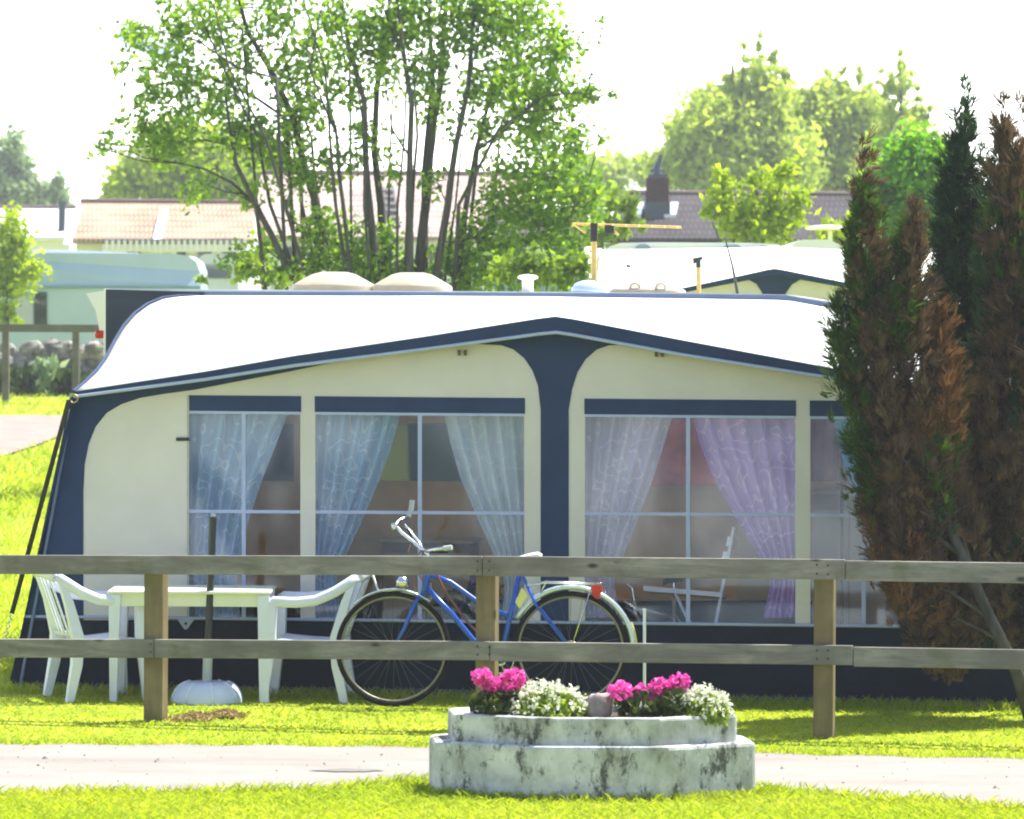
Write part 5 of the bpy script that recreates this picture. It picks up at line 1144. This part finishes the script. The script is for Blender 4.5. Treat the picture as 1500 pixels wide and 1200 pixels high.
mb = MB(); fr = [onroof(qA, x, y, .22) for x, y in ((236,304),(246,304),(232,357),(222,357))]; mb.prism(fr, [p - Vector((0,0,.5)) for p in fr]); mb.build('dividing_wall', M['wall_white'], rA)
mb = MB(); fr = [onroof(qA, x, y, .12) for x, y in ((112,303),(120,303),(102,357),(93,357))]; mb.prism(fr, [p - Vector((0,0,.3)) for p in fr]); mb.build('verge_board', M['wall_white'], rA)
for x in (160, 196, 262, 300, 336):
    mb = MB(); fr = [P(x_, y_, 112.3) for x_, y_ in ((x-10,366),(x+10,366),(x+10,385),(x-10,385))]; mb.prism(fr, cross(fr,.06)); mb.build('window', M['glass_dark'], wA)
bal = thing('pergola', 'white slatted pergola with dark gaps below the orange roof', 'pergola', (P(255,400,110.5).x, 110.5, gz(0,110.5)))
mb = MB(); fr = [P(x,y,110.5) for x,y in ((152,350),(356,350),(356,353.5),(152,353.5))]; mb.prism(fr, cross(fr,1.0)); mb.build('beam', pm('dark_blue_beam', (.10,.11,.17), .6, .1, 2), bal)
mb = MB()
for k in range(24):
    x = 154 + k*8.8; fr = [P(x_,y_,110.42) for x_,y_ in ((x,352),(x+4.2,352),(x+3.2,366),(x+.8,366))]; mb.prism(fr, cross(fr,.05))
fr = [P(x,y,110.55) for x,y in ((150,358),(358,358),(358,369),(150,369))]; mb.prism(fr, cross(fr,.06)); mb.build('slats', M['wall_white'], bal)
for x in (156, 254, 352):
    mb = MB(); a_ = P(x,366,110.5); mb.box((a_.x-.06, 110.62, gz(0,110)-.1), (a_.x+.06, 110.74, a_.z+.1)); mb.build('post', M['wall_white'], bal)
tB, wB, rB, qB = house('large house with pale pink roof behind the stems of the big tree', 122, (384,772,260), (352,790,352), 400, M['tile_pink'], M['wall_white'], 10)
mb = MB()
for k in range(6):
    fr = [onroof(qB, x, y, .12) for x, y in ((560+2*k, 276+10*k), (576+2*k, 276+10*k), (576+2*k, 279+10*k), (560+2*k, 279+10*k))]; mb.prism(fr, [p - Vector((0,0,.1)) for p in fr])
for dx in (0, 14):
    fr = [onroof(qB, x, y, .08) for x, y in ((560+dx,273),(563+dx,273),(573+dx,331),(570+dx,331))]; mb.prism(fr, [p - Vector((0,0,.04)) for p in fr])
mb.build('roof_ladder', pm('dark_ladder', (.07,.06,.06), .6, .1, 3), rB)
for x in (430, 520, 640, 730):
    mb = MB(); fr = [P(x_, y_, 122.3) for x_, y_ in ((x-14,362),(x+14,362),(x+14,388),(x-14,388))]; mb.prism(fr, cross(fr,.06)); mb.build('window', M['glass_dark'], wB)
tD, wD, rD, qD = house('low blue grey house with brown roof behind the right side of the big tree', 104, (716,858,318), (700,872,354), 400, M['tile_dark'], M['wall_blue'], 6)
mb = MB(); fr = [P(x_, y_, 104.3) for x_, y_ in ((765,366),(800,366),(800,390),(765,390))]; mb.prism(fr, cross(fr,.06)); mb.build('window', M['glass_dark'], wD)
tC, wC, rC, qC = house('house with dark slate roof, roof windows and brick chimney on the right', 108, (918,1330,291), (880,1350,356), 400, M['tile_dark'], M['wall_white'])
for x in (934, 985):
    mb = MB(); fr = [onroof(qC, x_, y_, .10) for x_, y_ in ((x-8,296),(x+9,296),(x+5,314),(x-12,314))]; mb.prism(fr, [p - Vector((0,0,.12)) for p in fr]); mb.build('roof_window', M['glass_sky'], rC)
pch = onroof(qC, 963, 318, 0); yc_ = pch.y
mb = MB(); a_, b_ = P(947,260,yc_), P(980,260,yc_); mb.box((a_.x, yc_-.05, P(963,296,yc_).z), (b_.x, yc_+.65, a_.z)); chm = mb.build('chimney', M['brick_dark'], rC, bevel=.02)
mb = MB(); mb.box((a_.x-.04, yc_-.10, P(963,326,yc_).z), (b_.x+.04, yc_+.70, P(963,296,yc_).z)); mb.build('chimney_flashing', M['metal_blue'], rC)
mb = MB(); z0 = a_.z; mx = (a_.x+b_.x)/2; mb.box((a_.x+.04, yc_+.05, z0), (b_.x-.04, yc_+.55, z0+.09)); mb.tube([(mx, yc_+.3, z0+.09), (mx, yc_+.3, z0+.30), (mx+.04, yc_+.3, z0+.42), (mx+.09, yc_+.3, z0+.62)], [.13,.10,.08,.06], 10); mb.tube([(mx-.2, yc_+.3, z0+.2),(mx+.18, yc_+.3, z0+.2)], .04, 8); mb.build('chimney_cowl', M['metal_blue'], rC)
for x in (900, 1180, 1230):
    mb = MB(); fr = [P(x_, y_, 108.3) for x_, y_ in ((x-12,364),(x+12,364),(x+12,385),(x-12,385))]; mb.prism(fr, cross(fr,.06)); mb.build('window', M['glass_dark'], wC)
tE, wE, rE, qE = house('white roofed house with a dark flue at the far left', 135, (-60,112,310), (-80,108,352), 400, pm('white_sheet_roof', (.70,.70,.70), .5, .05, 1), M['wall_white'])
p = onroof(qE, 90, 338, 0); mb = MB(); mb.tube([p - Vector((0,0,.2)), P(91,302,p.y)], .12, 10); mb.tube([P(91,302,p.y), P(91,295,p.y)], .16, 10); mb.build('flue', M['metal_blue'], rE)

# ------------------------------------------------------------------ haze in the far air
mb = MB(); mb.box((-170, -6, -3), (170, 330, 26)); hz = mb.build('haze', None); tag(hz, kind='stuff')
hm, nt, ns, ln = newmat('haze_air'); out = N(nt, 'ShaderNodeOutputMaterial'); pv = N(nt, 'ShaderNodeVolumePrincipled', Density=.00055); pv.inputs['Color'].default_value = (.92,.96,1,1); pv.inputs['Anisotropy'].default_value = .2
ln.new(pv.outputs[0], out.inputs['Volume']); hz.data.materials.append(hm)
# ------------------------------------------------------------------ light, sky, view
SUN_AZ, SUN_EL = 55, 63            # degrees to the right of the view direction, above the horizon
w = bpy.data.worlds.new("World"); sc.world = w; w.use_nodes = True; nt = w.node_tree; nt.nodes.clear()
sk = nt.nodes.new('ShaderNodeTexSky'); sk.sky_type = 'NISHITA'; sk.sun_disc = False; sk.sun_elevation = R(SUN_EL); sk.sun_rotation = R(SUN_AZ)
sk.air_density = 1.0; sk.dust_density = 0.6; sk.ozone_density = 1.0
bg = nt.nodes.new('ShaderNodeBackground'); bg.inputs['Strength'].default_value = .075; wo = nt.nodes.new('ShaderNodeOutputWorld')
cf = noise(nt, 21, 7, .62, (1,1,1.6), coord='Generated', dist=.4)
sx_ = N(nt, 'ShaderNodeSeparateXYZ'); tcg = N(nt, 'ShaderNodeTexCoord'); nt.links.new(tcg.outputs['Generated'], sx_.inputs[0])
ma = N(nt, 'ShaderNodeMath', operation='MAXIMUM'); ma.inputs[1].default_value = 0; nt.links.new(sx_.outputs[1], ma.inputs[0])
mm_ = N(nt, 'ShaderNodeMath', operation='MULTIPLY_ADD'); mm_.inputs[1].default_value = .20; nt.links.new(ma.outputs[0], mm_.inputs[0]); nt.links.new(cf, mm_.inputs[2])   # cloud added ahead of the camera to whiten the sky in view
cl_ = ramp(nt, mm_.outputs[0], [(.49, (0,0,0)), (.60, (1,1,1))])
gain = mix(nt, cl_, (.60,.68,.76), (4.2,4.15,4.1)); 
bw = N(nt, 'ShaderNodeRGBToBW'); nt.links.new(sk.outputs[0], bw.inputs[0]); half = mix(nt, .65, sk.outputs[0], bw.outputs[0])
skc = mix(nt, 1.0, mix(nt, cl_, sk.outputs[0], half), gain, 'MULTIPLY'); nt.links.new(skc, bg.inputs[0]); nt.links.new(bg.outputs[0], wo.inputs[0])
ld = bpy.data.lights.new('sun', 'SUN'); ld.energy = 5.0; ld.angle = R(.5); ld.color = (1, .95, .86)
so = bpy.data.objects.new('sun', ld); col.objects.link(so)
dv = Vector((math.sin(R(SUN_AZ))*math.cos(R(SUN_EL)), math.cos(R(SUN_AZ))*math.cos(R(SUN_EL)), math.sin(R(SUN_EL))))
so.rotation_euler = dv.to_track_quat('Z', 'Y').to_euler(); so.location = (5, 20, 30)
vs_ = sc.view_settings; vs_.view_transform = 'Standard'; vs_.look = 'None'; vs_.gamma = 1; vs_.exposure = 1.3; vs_.use_curve_mapping = False
sc.cycles.filter_width = 2.0
sc.cycles.max_bounces = 8; sc.cycles.transparent_max_bounces = 16; sc.cycles.diffuse_bounces = 4
sc.cycles.use_denoising = True
